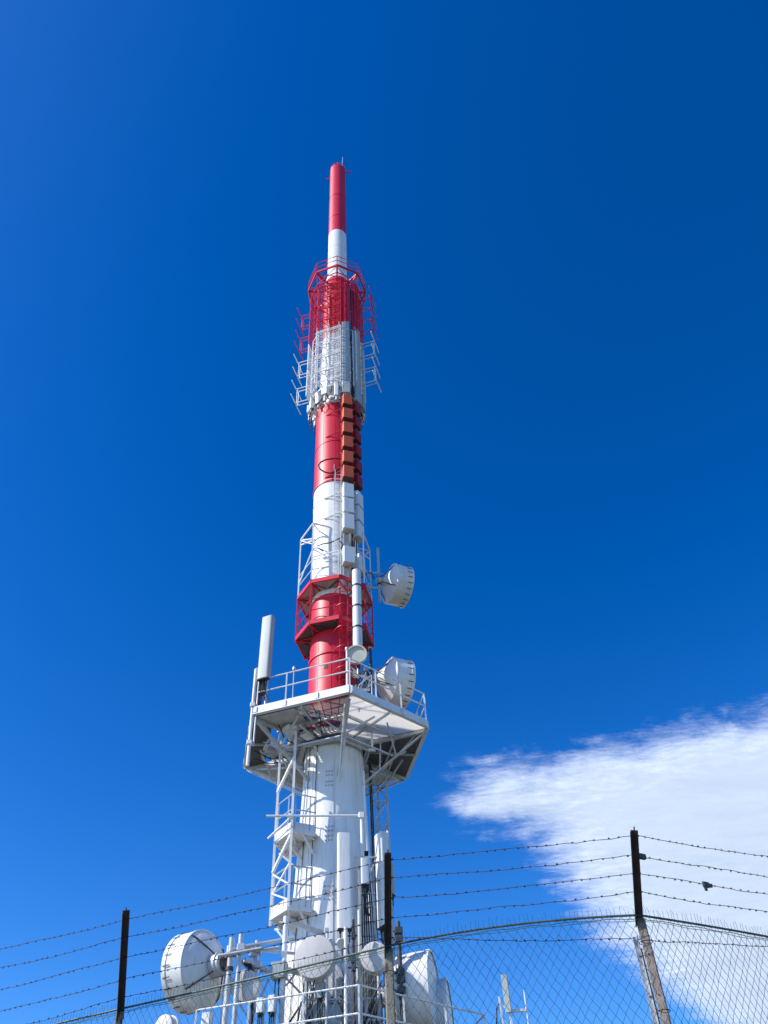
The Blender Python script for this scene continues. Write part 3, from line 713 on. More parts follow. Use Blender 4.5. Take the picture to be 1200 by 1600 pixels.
# --- panel antennas
def panel(name, label, p0, p1, wd, dp, phi, matn='grey', pole=True, cab=3, poff=.16, plen=(.35, .15), cat='panel antenna'):
    p0 = V(p0); p1 = V((p0.x, p0.y, p1.z)) if isinstance(p1, V) else p0+Z*p1
    t = thing(name, label, cat, p0)
    n = DIR(phi); x = DIR(phi+math.pi/2); c = (p0+p1)/2; L = (p1-p0).length
    m = MB(); k = 10
    sg = lambda q_: math.copysign(abs(q_)**.38, q_); k = 16
    prof_ = [(-wd/2, -dp/2), (wd/2, -dp/2)] + [(wd/2*sg(math.cos(th)), dp/2*(.0+1.0*abs(math.sin(th))**.5)) for th in [math.pi*i/k for i in range(k+1)]]
    lo = [m.v(p0+x*a+n*b) for a, b in prof_]; hi = [m.v(p1+x*a+n*b) for a, b in prof_]
    m.f(lo[::-1]); m.f(hi)
    for i in range(len(lo)): m.f([lo[i], lo[(i+1) % len(lo)], hi[(i+1) % len(lo)], hi[i]])
    m.build('radome', matn, t)
    m = MB(); m.obox(p0-Z*.012, x, n, Z, wd*.94, dp*.9, .03); m.build('end_cap', 'dark', t)
    if pole:
        q = p0-n*(dp/2+poff); MB().tube(q-Z*plen[0], q+Z*(L+plen[1]), .04, 10).build('mounting_pole', 'galv', t)
        for f_ in (.12, .88): MB().bar(q+Z*L*f_, p0+Z*L*f_-n*dp*.4, .07).build('bracket', 'galv', t)
    if cab:
        m = MB()
        for i in range(cab):
            q = p0+x*wd*(-.3+.6*i/max(1, cab-1)); m.tube(q, q-Z*.1, .03, 6)
            m.path([q-Z*.08, q-Z*.25, q-Z*.45+x*.05*(1-i)-n*.03, q-Z*.75-n*.12+x*.06], .018, 5)
        m.build('cable', 'black', t)
    return t
panel('panel_antenna', 'tall pale grey panel antenna rising above the main platform railing', A(411.5, 1061, 2.15), A(420, 965, 2.15), .40, .2, R(-25), 'grey', poff=.14, plen=(1.0, .1))
panel('panel_antenna', 'slim panel toned dark for its shaded side, below the tall pale grey panel antenna', A(400, 1098, 1.7), 1.25, .26, .14, R(-120), 'maroon' if False else 'dark', pole=False, cab=0)  # shade on this panel's side is put into its dark colour
m = MB(); p = A(407, 1085, 1.9); 
t = thing('equipment_box', 'small dark radio unit under the tall pale grey panel antenna', 'radio unit', p); m.obox(p+Z*.25, RG, FR, Z, .26, .2, .5, .02); m.build('housing', 'dark', t); MB().path([p, p-Z*.2+RG*.05, p-Z*.4], .02, 5).build('cable', 'black', t)
m = MB(); pL = PH(HP-math.pi/3, RP+.02, 0)
t = thing('corner_pole', 'white double pole at the platform corner under the tall pale grey panel antenna', 'pole', pL+Z*13.2)
MB().tube(pL+Z*12.35, pL+Z*15.75, .05, 10).build('pipe', 'white', t); MB().tube(pL+RG*.12+Z*13.0, pL+RG*.12+Z*15.9, .03, 8).build('pipe', 'galv', t)
for h_ in (13.1, 14.4): MB().obox(pL+Z*h_, RG, FR, Z, .16, .16, .12, .02).build('clamp', 'white', t)
panel('panel_antenna', 'wide white panel antenna hanging in front of the white shaft', A(539, 1452, 1.95), A(537.5, 1303, 1.95), .40, .2, R(4), 'white', poff=.14)
panel('panel_antenna', 'short white panel antenna below the horizontal pipe end', A(570.5, 1382, 1.9), A(569, 1342, 1.9), .225, .14, R(8), 'white', poff=.1, cab=4, plen=(.1, .1))
panel('panel_antenna', 'tall panel antenna with one bright sunlit edge, just beside the middle fence post', A(600, 1449, 1.55), A(601, 1304, 1.55), .40, .24, R(-62), 'white', poff=.12)
panel('panel_antenna', 'shaded panel antenna peeking out from behind the middle fence post', A(612, 1398, .2), A(611, 1350, .2), .24, .16, R(60), 'grey', poff=.1, cab=2)
# --- horizontal pipe boom with drop pipe
e0, e1 = A(416, 1275, 1.85), A(565, 1274.5, 1.85)
t = thing('pipe_boom', 'long horizontal white pipe crossing in front of the shaft with a drop pipe', 'pipe', e1)
MB().tube(e0, e1+RG*.1, .031, 10).build('pipe', 'white', t)
MB().tube(e1, A(566.5, 1338, 1.85), .048, 10).build('drop_pipe', 'white', t)
MB().tube(A(419, 1310, .75), A(456, 1276, 1.75), .032, 10).build('pipe', 'white', t)
MB().obox(e1, RG, FR, Z, .17, .16, .15, .02).build('clamp', 'white', t); MB().obox(A(455, 1275.5, 1.8), RG, FR, Z, .13, .14, .13, .02).build('clamp', 'white', t); MB().tube(A(558, 1337, 1.85), A(567, 1331, 1.85), .03, 6).build('stub', 'white', t)
m = MB(); m.tube(A(552, 1340, 1.8), A(588, 1339, 1.8), .03, 8); m.tube(A(588, 1339, 1.8), W(1.0, .3, HH(588, 1339, 1.8)), .025, 6); m.build('cross_arm', 'white', t)

# --- things on the main platform, right
p = W(.95, 1.25, NP+.05)
t = thing('equipment_cabinet', 'dark equipment cabinet on the main platform below the small cream dish', 'cabinet', p)
MB().obox(p+Z*.75, RG, FR, Z, .55, .42, 1.3, .03).build('housing', 'dark', t)
m = MB()
for i in range(5): m.obox(p+Z*(.3+.22*i)+FR*.215, RG, FR, Z, .4, .02, .10)
m.build('vent', 'grey', t)
m = MB()
for i in range(6): m.path([p+Z*1.35+RG*(-.2+.08*i), p+Z*1.7+RG*(-.25+.1*i)+FR*.1, p+Z*2.0+RG*(-.4+.06*i)-FR*.1, W(.5, .95, NP+2.6)], .025, 5)
m.build('cable', 'black', t)
p = A(580.5, 1078, 1.1)
t = thing('mounting_pole', 'dark vertical pole on the main platform between small cream dish and drum dish', 'pole', p)
MB().tube(p-Z*.3, V((p.x, p.y, A(580.5, 1013, 1.1).z)), .055, 12).build('pipe', 'dark', t); MB().lathe(V((p.x, p.y, A(580.5, 1014, 1.1).z)), Z, [(0, .07), (.05, .07), (.09, .03)], 12).build('cap', 'galv', t)
m = MB(); a_, b_ = A(560, 1071, 2.3), A(580, 1055, 2.2)
t = thing('barrier_gate', 'white folding barrier of crossed rails beside the small cream dish', 'barrier', A(562, 1090, 2.3))
m.bar(a_, b_, .035); m.bar(a_-Z*.4, b_-Z*.32, .035); m.bar(a_-Z*.05, a_-Z*.9, .035); m.bar(b_, b_-Z*.85, .035); m.build('rail', 'white', t)
m = MB(); m.bar(a_-Z*.95, b_-Z*.05, .035); m.bar(A(572, 1050, 2.2), A(560, 1088, 2.3), .035); m.build('diagonal', 'galv', t)
p = PH(HP-.02, RP-.12, NP+.2)
t = thing('corner_mast', 'thin white mast at the front corner of the main platform holding the small cream dish', 'pole', p)
MB().tube(p-Z*.2, p+Z*1.42, .034, 10).build('pipe', 'white', t); MB().lathe(p+Z*1.42, Z, [(0, .05), (.04, .06), (.1, .06), (.12, .02)], 10).build('cap', 'galv', t)
p = PH(HP-R(36), RP*.866/math.cos(R(6))-.03, NP+.2)
t = thing('small_lamp', 'small lamp on a thin post at the sunlit railing of the main platform', 'lamp', p)
MB().tube(p, p+Z*1.1, .018, 6).build('stem', 'galv', t); MB().lathe(p+Z*1.1, Z, [(0, .03), (.03, .055), (.12, .055), (.16, .03)], 12).build('head', 'galv', t)
t = thing('roof_vent', 'pale hooded box on the main platform deck behind the sunlit railing', 'box', W(-1.0, 1.6, NP+.05))
p = W(-1.05, 1.75, NP+.05); MB().obox(p+Z*.22, RG, FR, Z, .34, .3, .44, .05).build('housing', 'cream', t); MB().lathe(W(-.55, 1.5, NP+.1), Z, [(0, .22), (.2, .2), (.32, .1)], 16).build('dome', 'decklight', t)

# ================================================================== EQUIPMENT ON THE LOWER PLATFORM
def vpole(label, px, yt, v, r, matn='galv', name='mounting_pole', extra=None, cat='pole'):
    p = A(px, yt, v); b = V((p.x, p.y, NB+EYE+.02)); t = thing(name, label, cat, b)
    MB().tube(b, p, r, 10).build('pipe', matn, t)
    MB().lathe(b, Z, [(0, r*2.2), (.02, r*2.2), (.02, r)], 10, True, False).build('foot_plate', matn, t)
    if extra:
        m = MB()
        for y_ in extra: q = V((p.x, p.y, A(px, y_, v).z)); m.obox(q, RG, FR, Z, r*3.6, r*4, .14, .01); m.tube(q-RG*.14, q+RG*.1, .02, 6)
        m.build('clamp', matn if matn == 'dark' else 'dark', t)
    return t
vpole('dark pole with clamps between the middle fence post and the half sunlit drum dish', 622, 1440, 2.0, .055, 'dark', extra=(1455, 1468, 1520, 1532, 1548))
vpole('thin rust coloured pole in front of the shaft near the centre', 552, 1437, 2.6, .03, 'rust', extra=(1462, 1500, 1512))
vpole('short white pole standing between the larger flat dish and the rust coloured pole', 540, 1449, 2.4, .045, 'white')
vpole('beige whip antenna tube between the wide panel and the cross arm', 561.5, 1422, 2.1, .05, 'cream', name='whip_antenna', cat='antenna')
# pipe frame on the left
fr0 = A(377, 1600, 2.3); fr0.z = NB+EYE
t = thing('antenna_mount', 'galvanised pipe structure with three uprights between the largest drum dish and the shaft', 'antenna mount', fr0)
for px, yt, v, r in ((358, 1478, 1.9, .055), (377, 1460, 2.3, .06), (402, 1470, 1.9, .055)):
    p = A(px, yt, v); MB().tube(V((p.x, p.y, NB+EYE)), p, r, 12).build('upright', 'galv', t)
m = MB(); m.tube(A(340, 1494, 2.4), A(408, 1482, 2.4), .04, 8); m.tube(A(362, 1483, 2.2), A(460, 1465, 1.7), .045, 8); m.tube(A(400, 1485, 2.1), A(436, 1480, 2.1), .035, 8); m.tube(A(382, 1482, 2.0), A(462, 1490, 1.1), .04, 8)
m.build('cross_pipe', 'galv', t)
m = MB(); m.bar(A(365, 1490, 2.1), A(408, 1535, 1.9), .05); m.bar(A(382, 1500, 2.2), A(420, 1518, 1.6), .08); m.bar(A(357, 1545, 2.0), A(388, 1590, 2.0), .04); m.bar(A(390, 1598, 2.0), A(420, 1530, 1.8), .045); m.bar(A(405, 1518, 1.7), A(440, 1513, 1.5), .06)
m.build('diagonal', 'galv', t)
for px, y_, v in ((377, 1481, 2.3), (358, 1495, 1.9), (402, 1487, 1.9), (402, 1508, 1.9), (396, 1490, 1.9)): MB().obox(A(px, y_, v), RG, FR, Z, .2, .2, .14, .02).build('clamp', 'galv', t)
m = MB()
for i in range(3): m.path([A(385+2*i, 1512, 2.0), A(380+3*i, 1500, 2.1), A(386+3*i, 1507, 2.1), A(393+2*i, 1522, 2.0), A(392+2*i, 1545, 2.0), A(394, 1600, 2.0)], .022, 5)
m.build('cable', 'black', t)
# standoff pipe beside the shaft
p0 = A(447, 1432, 2.0); p1 = V((p0.x, p0.y, NB+EYE))
t = thing('standoff_pipe', 'white vertical standoff pipe with angle brackets along the sunlit edge of the shaft', 'pipe', p1)
MB().tube(p1, p0, .065, 12).build('pipe', 'white', t)
for y_ in (1443, 1517):
    h_ = HH(447, y_, 2.0); a_ = W(-1.07, 2.0, h_); m = MB(); m.angle(V((p0.x, p0.y, h_+EYE)), PH(R(-12), 1.15, h_), .10, .012); m.tube(V((p0.x, p0.y, h_+EYE))-RG*.16, V((p0.x, p0.y, h_+EYE))+RG*.05, .06, 8); m.build('bracket', 'galv', t)
m = MB(); m.bar(A(447, 1540, 2.0), A(470, 1510, 1.5), .035); m.bar(A(449, 1530, 2.0), A(478, 1560, 1.4), .035); m.build('diagonal', 'galv', t)
# radio units
def rru(label, px, y0, y1, v, wd, dp=.16, matn='white', phi=R(-15), fins=True):
    p = A(px, y1, v); h_ = A(px, y0, v).z-p.z; t = thing('radio_unit', label, 'radio unit', p); x, n = DIR(phi+math.pi/2), DIR(phi)
    MB().obox(p+Z*h_/2, x, n, Z, wd, dp, h_, .025).build('housing', matn, t)
    m = MB()
    for i in range(6): m.obox(p+Z*h_*.5+x*wd*(-.4+.16*i)-n*(dp/2+.03), x, n, Z, .012, .06, h_*.85)
    m.build('cooling_fins', 'grey', t)
    m = MB()
    for i in range(3): q = p+x*wd*(-.25+.25*i); m.tube(q, q-Z*.09, .022, 6); m.path([q-Z*.05, q-Z*.3, q-Z*.6+x*.04-n*.05], .016, 5)
    m.build('cable', 'black', t)
    b = p-n*(dp/2+.12); MB().tube(V((b.x, b.y, NB+EYE)), b+Z*(h_+.1), .035, 8).build('mounting_pole', 'galv', t)
    return t
rru('narrower of two small white radio units, the one closer to the pipe uprights', 406.5, 1560, 1583, 2.3, .17)
rru('wider of two small white radio units, the one closer to the standoff pipe', 424.5, 1556, 1582, 2.3, .18)
rru('grey green radio box beside the white standoff pipe', 436, 1505, 1530, 2.0, .36, .3, 'grey')
rru('small grey radio unit behind the lower railing under the flat dishes', 500, 1535, 1560, 2.1, .24, .16, 'grey')
rru('pale radio unit behind the lower railing beside the rust coloured pole', 536, 1528, 1556, 2.0, .2, .16, 'grey')
rru('white radio unit at the foot of the largest drum dish', 322, 1583, 1604, 2.2, .22)
# floodlight
p = A(524, 1473, 2.3)
t = thing('floodlight', 'white double floodlight on a short arm beside the larger flat dish', 'floodlight', p)
for du in (-.14, .12): MB().lathe(p+RG*du, (DIR(R(20))*.8-Z*.5), [(-.1, .05), (-.02, .10), (.09, .12), (.09, .10)], 14).build('lamp_head', 'dishwhite', t)
m = MB(); m.tube(p-RG*.5+FR*-.1, p+RG*.35-FR*.1, .025, 8); m.tube(p-RG*.2+Z*.3, p-RG*.2-Z*2.2, .035, 8); m.obox(p-RG*.22+Z*.3, RG, FR, Z, .1, .1, .08, .01); m.build('arm', 'galv', t)
# cabinets and cables behind the lower railing
p = W(-.1, 1.75, NB+.03)
t = thing('equipment_cabinet', 'grey green equipment cabinet behind the lower railing under the flat dishes', 'cabinet', p)
MB().obox(p+Z*.62, RG, FR, Z, 1.0, .5, 1.2, .03).build('housing', 'grey', t); MB().obox(p+Z*.62+FR*.256, RG, FR, Z, .9, .012, 1.06).build('door', 'grey', t)
m = MB(); 
for i in range(6): m.obox(p+Z*1.25+RG*(-.4+.16*i), RG, FR, Z, .1, .16, .08)
m.build('connector', 'dark', t)
rnd = random.Random(11)
t = thing('cable_bundle', 'tangle of black cables hanging below the flat dishes in front of the shaft', 'cables', W(.2, 2.0, NB+.05))
for i in range(26):
    u0 = rnd.uniform(-.75, 1.5); h0 = rnd.uniform(6.1, 7.0); v0 = rnd.uniform(1.75, 2.35); du = rnd.uniform(-.35, .35)
    pts = [W(u0, v0-.2, h0), W(u0+du*.5, v0, h0-.25), W(u0+du, v0+.08, h0-.6), W(u0+du*.6, v0, h0-1.0), W(u0+du*.3, v0-.1, NB+.1)]
    sm = []
    for j in range(len(pts)-1):
        a_, b_ = pts[j], pts[j+1]; c_ = pts[max(0, j-1)]; d_ = pts[min(len(pts)-1, j+2)]
        for s_ in (0, .33, .66): sm.append(.5*((2*a_)+(b_-c_)*s_+(2*c_-5*a_+4*b_-d_)*s_*s_+(3*a_-c_-3*b_+d_)*s_**3))
    sm.append(pts[-1]); MB().path(sm, rnd.choice((.014, .018, .024)), 5).build('cable', 'black', t)
t = thing('pipe_cluster', 'cluster of vertical pipes of uneven height behind the lower railing, below the flat dishes', 'pipes', W(.4, 1.9, NB+.05))
rnd = random.Random(17)
for u in (-.62, -.3, -.12, .12, .28, .62, .8, 1.32):
    v = rnd.uniform(1.75, 2.3); MB().tube(W(u, v, NB+.03), W(u, v, rnd.uniform(6.0, 7.35)), rnd.uniform(.025, .05), 8).build('pipe', rnd.choice(('galv', 'galv', 'grey', 'white', 'dark')), t)
for h_ in (5.75, 6.2): MB().bar(W(-.7, 2.02, h_), W(1.4, 1.95, h_), .04).build('cross_bar', 'galv', t)
t = thing('cable_rack', 'steel cable rack with uprights and rungs rising up the shaded side of the shaft', 'cable rack', W(.95, 1.35, NB+.05))
m = MB()
for u in (.72, 1.12): m.bar(W(u, 1.5, NB+.05), W(u-.02, 1.4, 9.6), .05)
for i in range(13): m.bar(W(.72, 1.49, NB+.4+i*.36), W(1.12, 1.49, NB+.4+i*.36), .035, .03)
m.build('rack', 'galv', t)
m = MB()
for i in range(6): m.path([W(.76+.06*i, 1.56, NB+.1), W(.77+.06*i, 1.55, 7), W(.76+.055*i, 1.5, 8.5), W(.80+.03*i, 1.42, 9.8), W(.86+.02*i, 1.5, 10.0)], .02, 5)
m.build('cable', 'black', t)
# small masts beyond the right corner
p = A(793, 1600, 1.2); b = V((p.x, p.y, GZ)); tp = A(789, 1553, 1.2)
t = thing('small_mast', 'short lattice mast with slim panel and rod antennas standing alone beyond the platform railing', 'mast', b)
m = MB(); x0 = V((p.x, p.y, 0))
for du in (-.12, .1): m.bar(x0+RG*du+Z*b.z, x0+RG*du+Z*(tp.z-.05), .045)
for i in range(int((tp.z-b.z)/.3)-1): m.bar(x0-RG*.12+Z*(tp.z-.2-.3*i), x0+RG*.1+Z*(tp.z-.45-.3*i), .025)
m.build('lattice', 'white', t)
q = A(791, 1552, 1.25); MB().obox(q, RG*.9+FR*.4, FR*.9-RG*.4, Z, .16, .05, .85, .01).build('slim_panel', 'grey', t)
MB().tube(A(818.5, 1547, 1.2), A(826, 1602, 1.2), .018, 6).build('rod_antenna', 'white', t)
m = MB(); m.bar(A(797, 1580, 1.2), A(822, 1578, 1.2), .06); m.build('cross_arm', 'white', t)
MB().path([A(776, 1602, 1.2), A(776, 1575, 1.2), A(779, 1568, 1.2), A(783, 1572, 1.2), A(784, 1602, 1.2)], .02, 6).build('cable', 'dark', t)

# ================================================================== FENCE
HF = 3.3
def fl(px, py): d = ray(px, py); return V((d.x, d.y, d.z))*(HF/d.z)+Z*EYE      # on the level of the mesh top
def on(px, py, up_): d = ray(px, py); return V((d.x, d.y, d.z))*((HF+up_)/d.z)+Z*EYE
B = {'l': fl(188.5, 1577), 'm': fl(606.5, 1479), 'r': fl(999, 1431)}
T = {'l': on(197, 1422, .88), 'm': on(606, 1332, .74), 'r': on(991, 1297, .66)}
dl = (B['m']-B['l']).normalized(); dr = (fl(1200, 1467)-B['r']).normalized()
B['ll'] = B['l']-dl*3.7; T['ll'] = B['ll']+(T['l']-B['l']); B['rr'] = B['r']+dr*3.2; T['rr'] = B['rr']+V((.25, -.35, .70))
fence = thing('chain_link_fence', 'chain link fence on concrete posts with strands of barbed wire on angled steel arms', 'fence', V((B['m'].x, B['m'].y, GZ)))
order = ['ll', 'l', 'm', 'r', 'rr']
for k in order:
    b = B[k]; m = MB(); cm = 'concrete_pale' if k == 'r' else 'concrete'
    hd = V((-b.x, -b.y, 0)).normalized(); sx = hd.cross(Z)
    foot = V((b.x, b.y, gz(b.x, b.y)-.2)); c = b-hd*.06
    m.obox((V((c.x, c.y, foot.z))+c)/2-Z*.02, sx, hd, Z, .098, .10, c.z-foot.z, .012)
    po = m.build('post', cm, fence, smooth=True)
    m = MB(); d = T[k]-b; m.angle(b-d*.10, T[k], .078 if k != 'l' else .092, .010, ref=hd, fx=-1, fy=1); arm = m.build('steel_arm', 'rust', po)
    MB().tube(T[k]-d*.02, T[k]+d.normalized()*.035, .008, 5).build('tie_end', 'wire', po)
    for q in (.25, .9): MB().path([c-Z*q+(sx*math.cos(th)+hd*math.sin(th))*.072 for th in [2*math.pi*i/10 for i in range(10)]], .0045, 4, True).build('tie_wire', 'wire', po)
# the rails, tension wire, mesh
def topline(a, b, bulge): return lambda s: a.lerp(b, s)+Z*(bulge*4*s*(1-s))
spans = [('ll', 'l', .0, 'meshg'), ('l', 'm', -.01, 'mesh'), ('m', 'r', .06, 'mesh'), ('r', 'rr', .02, 'mesh')]
rnd = random.Random(21)
for a, b, bu, mm in spans:
    hdA = V((-B[a].x, -B[a].y, 0)).normalized()
    A0 = B[a]+hdA*.02; B0 = B[b]+V((-B[b].x, -B[b].y, 0)).normalized()*.02
    tl = topline(A0, B0, bu); L = (B0-A0).length; n = 24
    pn = MB(); pn.path([tl(i/n) for i in range(n+1)], .0125, 8); rail = pn.build('top_rail', 'mesh', fence)
    pn = MB(); pn.path([tl(i/n)-Z*(.035+.006*math.sin(i*1.7)) for i in range(n+1)], .004, 5); pn.path([tl(i/n)-Z*(.055+.008*math.sin(i*1.1+2)) for i in range(n+1)], .003, 5)
    pn.build('tension_wire', 'meshg', rail)
    cell = .099; nc = int(L/cell); depth = 1.95; rows = int(depth/(cell*1.45))
    md = (B0-A0).normalized(); nrm = md.cross(Z)
    mb = MB()
    def P(ix, iz):        # mesh node at half-cells
        s = max(0, min(1, (ix*.5*cell)/L)); q = tl(s)-Z*(iz*.5*cell*1.45)
        w_ = .012*math.sin(ix*.09+iz*.05)+.010*math.sin(ix*.031+2+iz*.11)
        return q + nrm*(w_+(.004 if (ix+iz) % 4 < 2 else -.004)) + md*(.014*math.sin(iz*.21+ix*.04)+.007*math.sin(ix*1.7+iz*2.3)) + Z*(.008*math.sin(ix*.9-iz*1.9))
    lines = []
    NX, NZ = nc*2, rows*2
    for st in range(-NZ, NX+1, 2):
        for sgn in (1, -1):
            pts = []
            for iz in range(0, NZ+1):
                ix = st+iz if sgn == 1 else st+NZ-iz
                if 0 <= ix <= NX: pts.append(P(ix, iz))
            if len(pts) > 1: mb.path(pts, .0026, 3)
    for i in range(0, NX+1, 1):       # the twisted ends standing up above the rail
        q = P(i, 0); h_ = .085+rnd.uniform(-.015, .02); mb.path([q-Z*.02, q+Z*h_*.5+md*rnd.uniform(-.006, .006), q+Z*h_+md*rnd.uniform(-.012, .012)+nrm*rnd.uniform(-.01, .01)], .0021, 3)
    mb.build('mesh_panel', mm, fence, smooth=False)
# barbed strands: heights on each arm as seen in the photograph
def on_arm(k, py, pyB, pyT):
    f_ = (pyB-py)/(pyB-pyT); return B[k]+(T[k]-B[k])*f_
st = {'l': [on_arm('l', y, 1577, 1422) for y in (1437, 1465, 1496, 1531, 1559)],
      'm': [on_arm('m', y, 1479, 1332) for y in (1343, 1372, 1404, 1434, 1465)],
      'r': [on_arm('r', y, 1431, 1297) for y in (1305, 1336.5, 1364.5, 1393)]}
def along(p, d, px, py, ext):        # where the strand runs on the fence line beyond the post
    n_ = d.cross(Z).normalized(); q = ray(px, py); e0 = V((0, 0, EYE)); k_ = (p-e0).dot(n_)/q.dot(n_); e = e0+q*k_; return p+(e-p)*ext
st['ll'] = [along(p, dl, 0, y, 1.6) for p, y in zip(st['l'], (1480, 1510, 1543, 1577, 1607))]
inner = fl(992, 1467); inner = ray(992, 1467); inner = V((inner.x, inner.y, inner.z))*(3.12/inner.z)+Z*EYE
st['r'].append(inner+Z*.0)
rr_px = [(1400, 1368), (1400, 1391), (1400, 1417), (1400, 1449), (1400, 1482)]
st['rr'] = [along(st['r'][i], dr, 1200, y, 1.5) for i, y in enumerate((1337, 1367.5, 1394, 1423))]
# aim the right hand strands through their places at the frame's edge
def strand(p, q, sag, seed):
    rn = random.Random(seed); L = (q-p).length; n = max(6, int(L/.12)); pts = []
    for i in range(n+1):
        s = i/n; pts.append(p.lerp(q, s)-Z*(sag*4*s*(1-s))+Z*(rn.uniform(-.006, .006)+.008*math.sin(seed*2.1+i*.37))+V((rn.uniform(-.004, .004), rn.uniform(-.004, .004), 0)))
    m = MB(); m.path(pts, .0036, 5)
    d = (q-p).normalized(); x, y, z = frame(d); s = .05
    while s < L-.03:
        i = s/L; c = p.lerp(q, i)-Z*(sag*4*i*(1-i)); th = rn.uniform(0, 6.28)
        e = x*math.cos(th)+y*math.sin(th); e2 = x*math.cos(th+1.4)+y*math.sin(th+1.4)
        m.tube(c-e*.016-d*.006, c+e*.018+d*.006, .0022, 3); m.tube(c-e2*.014+d*.008, c+e2*.016-d*.004, .0022, 3)
        m.tube(c-d*.012, c+d*.012, .0058, 5); s += .12+rn.uniform(-.035, .05)
    return m
sd_ = 0
for a, b in (('ll', 'l'), ('l', 'm'), ('m', 'r'), ('r', 'rr')):
    for i in range(5):
        if a == 'r' and i == 4: p_ = inner; q_ = along(inner, dr, 1200, 1476, 1.5)
        elif i >= len(st[a]) or i >= len(st[b]): continue
        else: p_, q_ = st[a][i], st[b][i]
        sd_ += 1; strand(p_, q_, .02 if a != 'll' else .03, sd_).build('barbed_wire', 'wire', fence)
# inner thin post beside the corner post
t = thing('inner_post', 'thin pale metal stake behind the corner fence post', 'post', V((inner.x, inner.y, gz(inner.x, inner.y))))
m = MB(); f0 = V((inner.x, inner.y, gz(inner.x, inner.y)-.1)); m.angle(f0, inner+Z*.02, .045, .006, ref=FR); m.build('stake', 'galv', t)
m = MB(); m.obox((f0+inner)/2+RG*.035+FR*.012, RG, FR, Z, .018, .012, (inner-f0).length-.2); m.build('edge_strip', 'dark', t)
m = MB(); c = B['r']
for z_ in (.36, .74): MB().tube(V((inner.x, inner.y, c.z-z_)), V((c.x, c.y, c.z-z_-.02)), .006, 5).build('tie_wire', 'wire', t)
# small bracket on the corner arm, tag caught on the wire
p = st['r'][1]; q_ = p+dr*.13
t = thing('wire_bracket', 'small dark strainer bracket on the corner post arm', 'bracket', p)
MB().bar(p+dr*.03, q_, .04, .05).build('body', 'dark', t); MB().tube(q_-dr*.01+Z*.02, q_-dr*.01-Z*.025, .008, 6).build('pin', 'galv', t)
p3, q3 = st['r'][2], st['rr'][2]
best = min((p3.lerp(q3, i/400)-Z*(.02*4*(i/400)*(1-i/400)) for i in range(400)), key=lambda p: abs(600+F_PX*((p-V((0, 0, EYE))).dot(rt))/((p-V((0, 0, EYE))).dot(fw))-1103))
t = thing('wire_tag', 'dark plastic piece caught on the barbed wire in front of the cloud', 'tag', best)
MB().obox(best, dr, dr.cross(Z), Z, .095, .03, .055, .008).build('body', 'dark', t)
MB().obox(best+dr*.065, dr, dr.cross(Z), Z, .05, .025, .035).build('flap', 'dark', t); MB().obox(best-Z*.045-dr*.02, dr, dr.cross(Z), Z, .03, .02, .045).build('tab', 'dark', t)

# ================================================================== CLOUD : a thin high sheet of cirrus, two surfaces of real thickness
ALT = 2600.0
def cp(px, py):
    d = ray(px, py); return (d.x*ALT/d.z, d.y*ALT/d.z)
outline_px = [(688, 1250), (705, 1222), (735, 1196), (790, 1180), (850, 1172), (920, 1154), (990, 1144), (1060, 1122), (1130, 1108), (1200, 1088), (1300, 1040), (1450, 1010), (1650, 1050),
              (1750, 1300), (1700, 1600), (1500, 1720), (1300, 1690), (1160, 1640), (1085, 1600), (1040, 1572), (1000, 1545), (960, 1512), (915, 1475), (890, 1435), (862, 1400), (832, 1366), (806, 1332), (775, 1308), (740, 1294), (700, 1280)]
OL = [cp(*p) for p in outline_px]
def sdist(x, y):
    ins = False; dmin = 1e18; n = len(OL)
    for i in range(n):
        (x1, y1), (x2, y2) = OL[i], OL[(i+1) % n]
        if (y1 > y) != (y2 > y) and x < (x2-x1)*(y-y1)/(y2-y1)+x1: ins = not ins
        dx, dy = x2-x1, y2-y1; t_ = max(0, min(1, ((x-x1)*dx+(y-y1)*dy)/(dx*dx+dy*dy)))
        dmin = min(dmin, (x-x1-t_*dx)**2+(y-y1-t_*dy)**2)
    return math.sqrt(dmin)*(1 if ins else -1)
x0, x1 = min(p[0] for p in OL)-500, max(p[0] for p in OL)+500
y0, y1 = min(p[1] for p in OL)-600, max(p[1] for p in OL)+900
NXc, NYc = 120, 120
from mathutils import noise
me = bpy.data.meshes.new('cloud'); vs = []; dn = []; fs = []
for lay in (0, 1):
    for j in range(NYc+1):
        for i in range(NXc+1):
            x, y = x0+(x1-x0)*i/NXc, y0+(y1-y0)*j/NYc; s_ = sdist(x, y)
            th = 12+70*ss(-200, 900, s_)
            bump_ = noise.noise(V((x*.0012, y*.0022, 3)))*18
            vs.append((x, y, ALT+EYE+(th*.6 if lay else -th*.4)+bump_)); dn.append(s_)
o_ = (NXc+1)*(NYc+1)
for lay in (0, 1):
    for j in range(NYc):
        for i in range(NXc):
            k = lay*o_+j*(NXc+1)+i; q = (k, k+1, k+NXc+2, k+NXc+1)
            if max(dn[c] for c in q) > -450: fs.append(q if lay else q[::-1])
me.from_pydata(vs, [], fs); me.polygons.foreach_set('use_smooth', [True]*len(me.polygons))
at = me.attributes.new('edge_distance', 'FLOAT', 'POINT'); at.data.foreach_set('value', dn)
cm = bpy.data.materials.new('cirrus'); cm.use_nodes = True; nt = cm.node_tree; nt.nodes.clear()
out = N(nt, 'ShaderNodeOutputMaterial'); L_ = nt.links.new
ga = N(nt, 'ShaderNodeAttribute', attribute_name='edge_distance'); ge = N(nt, 'ShaderNodeNewGeometry')
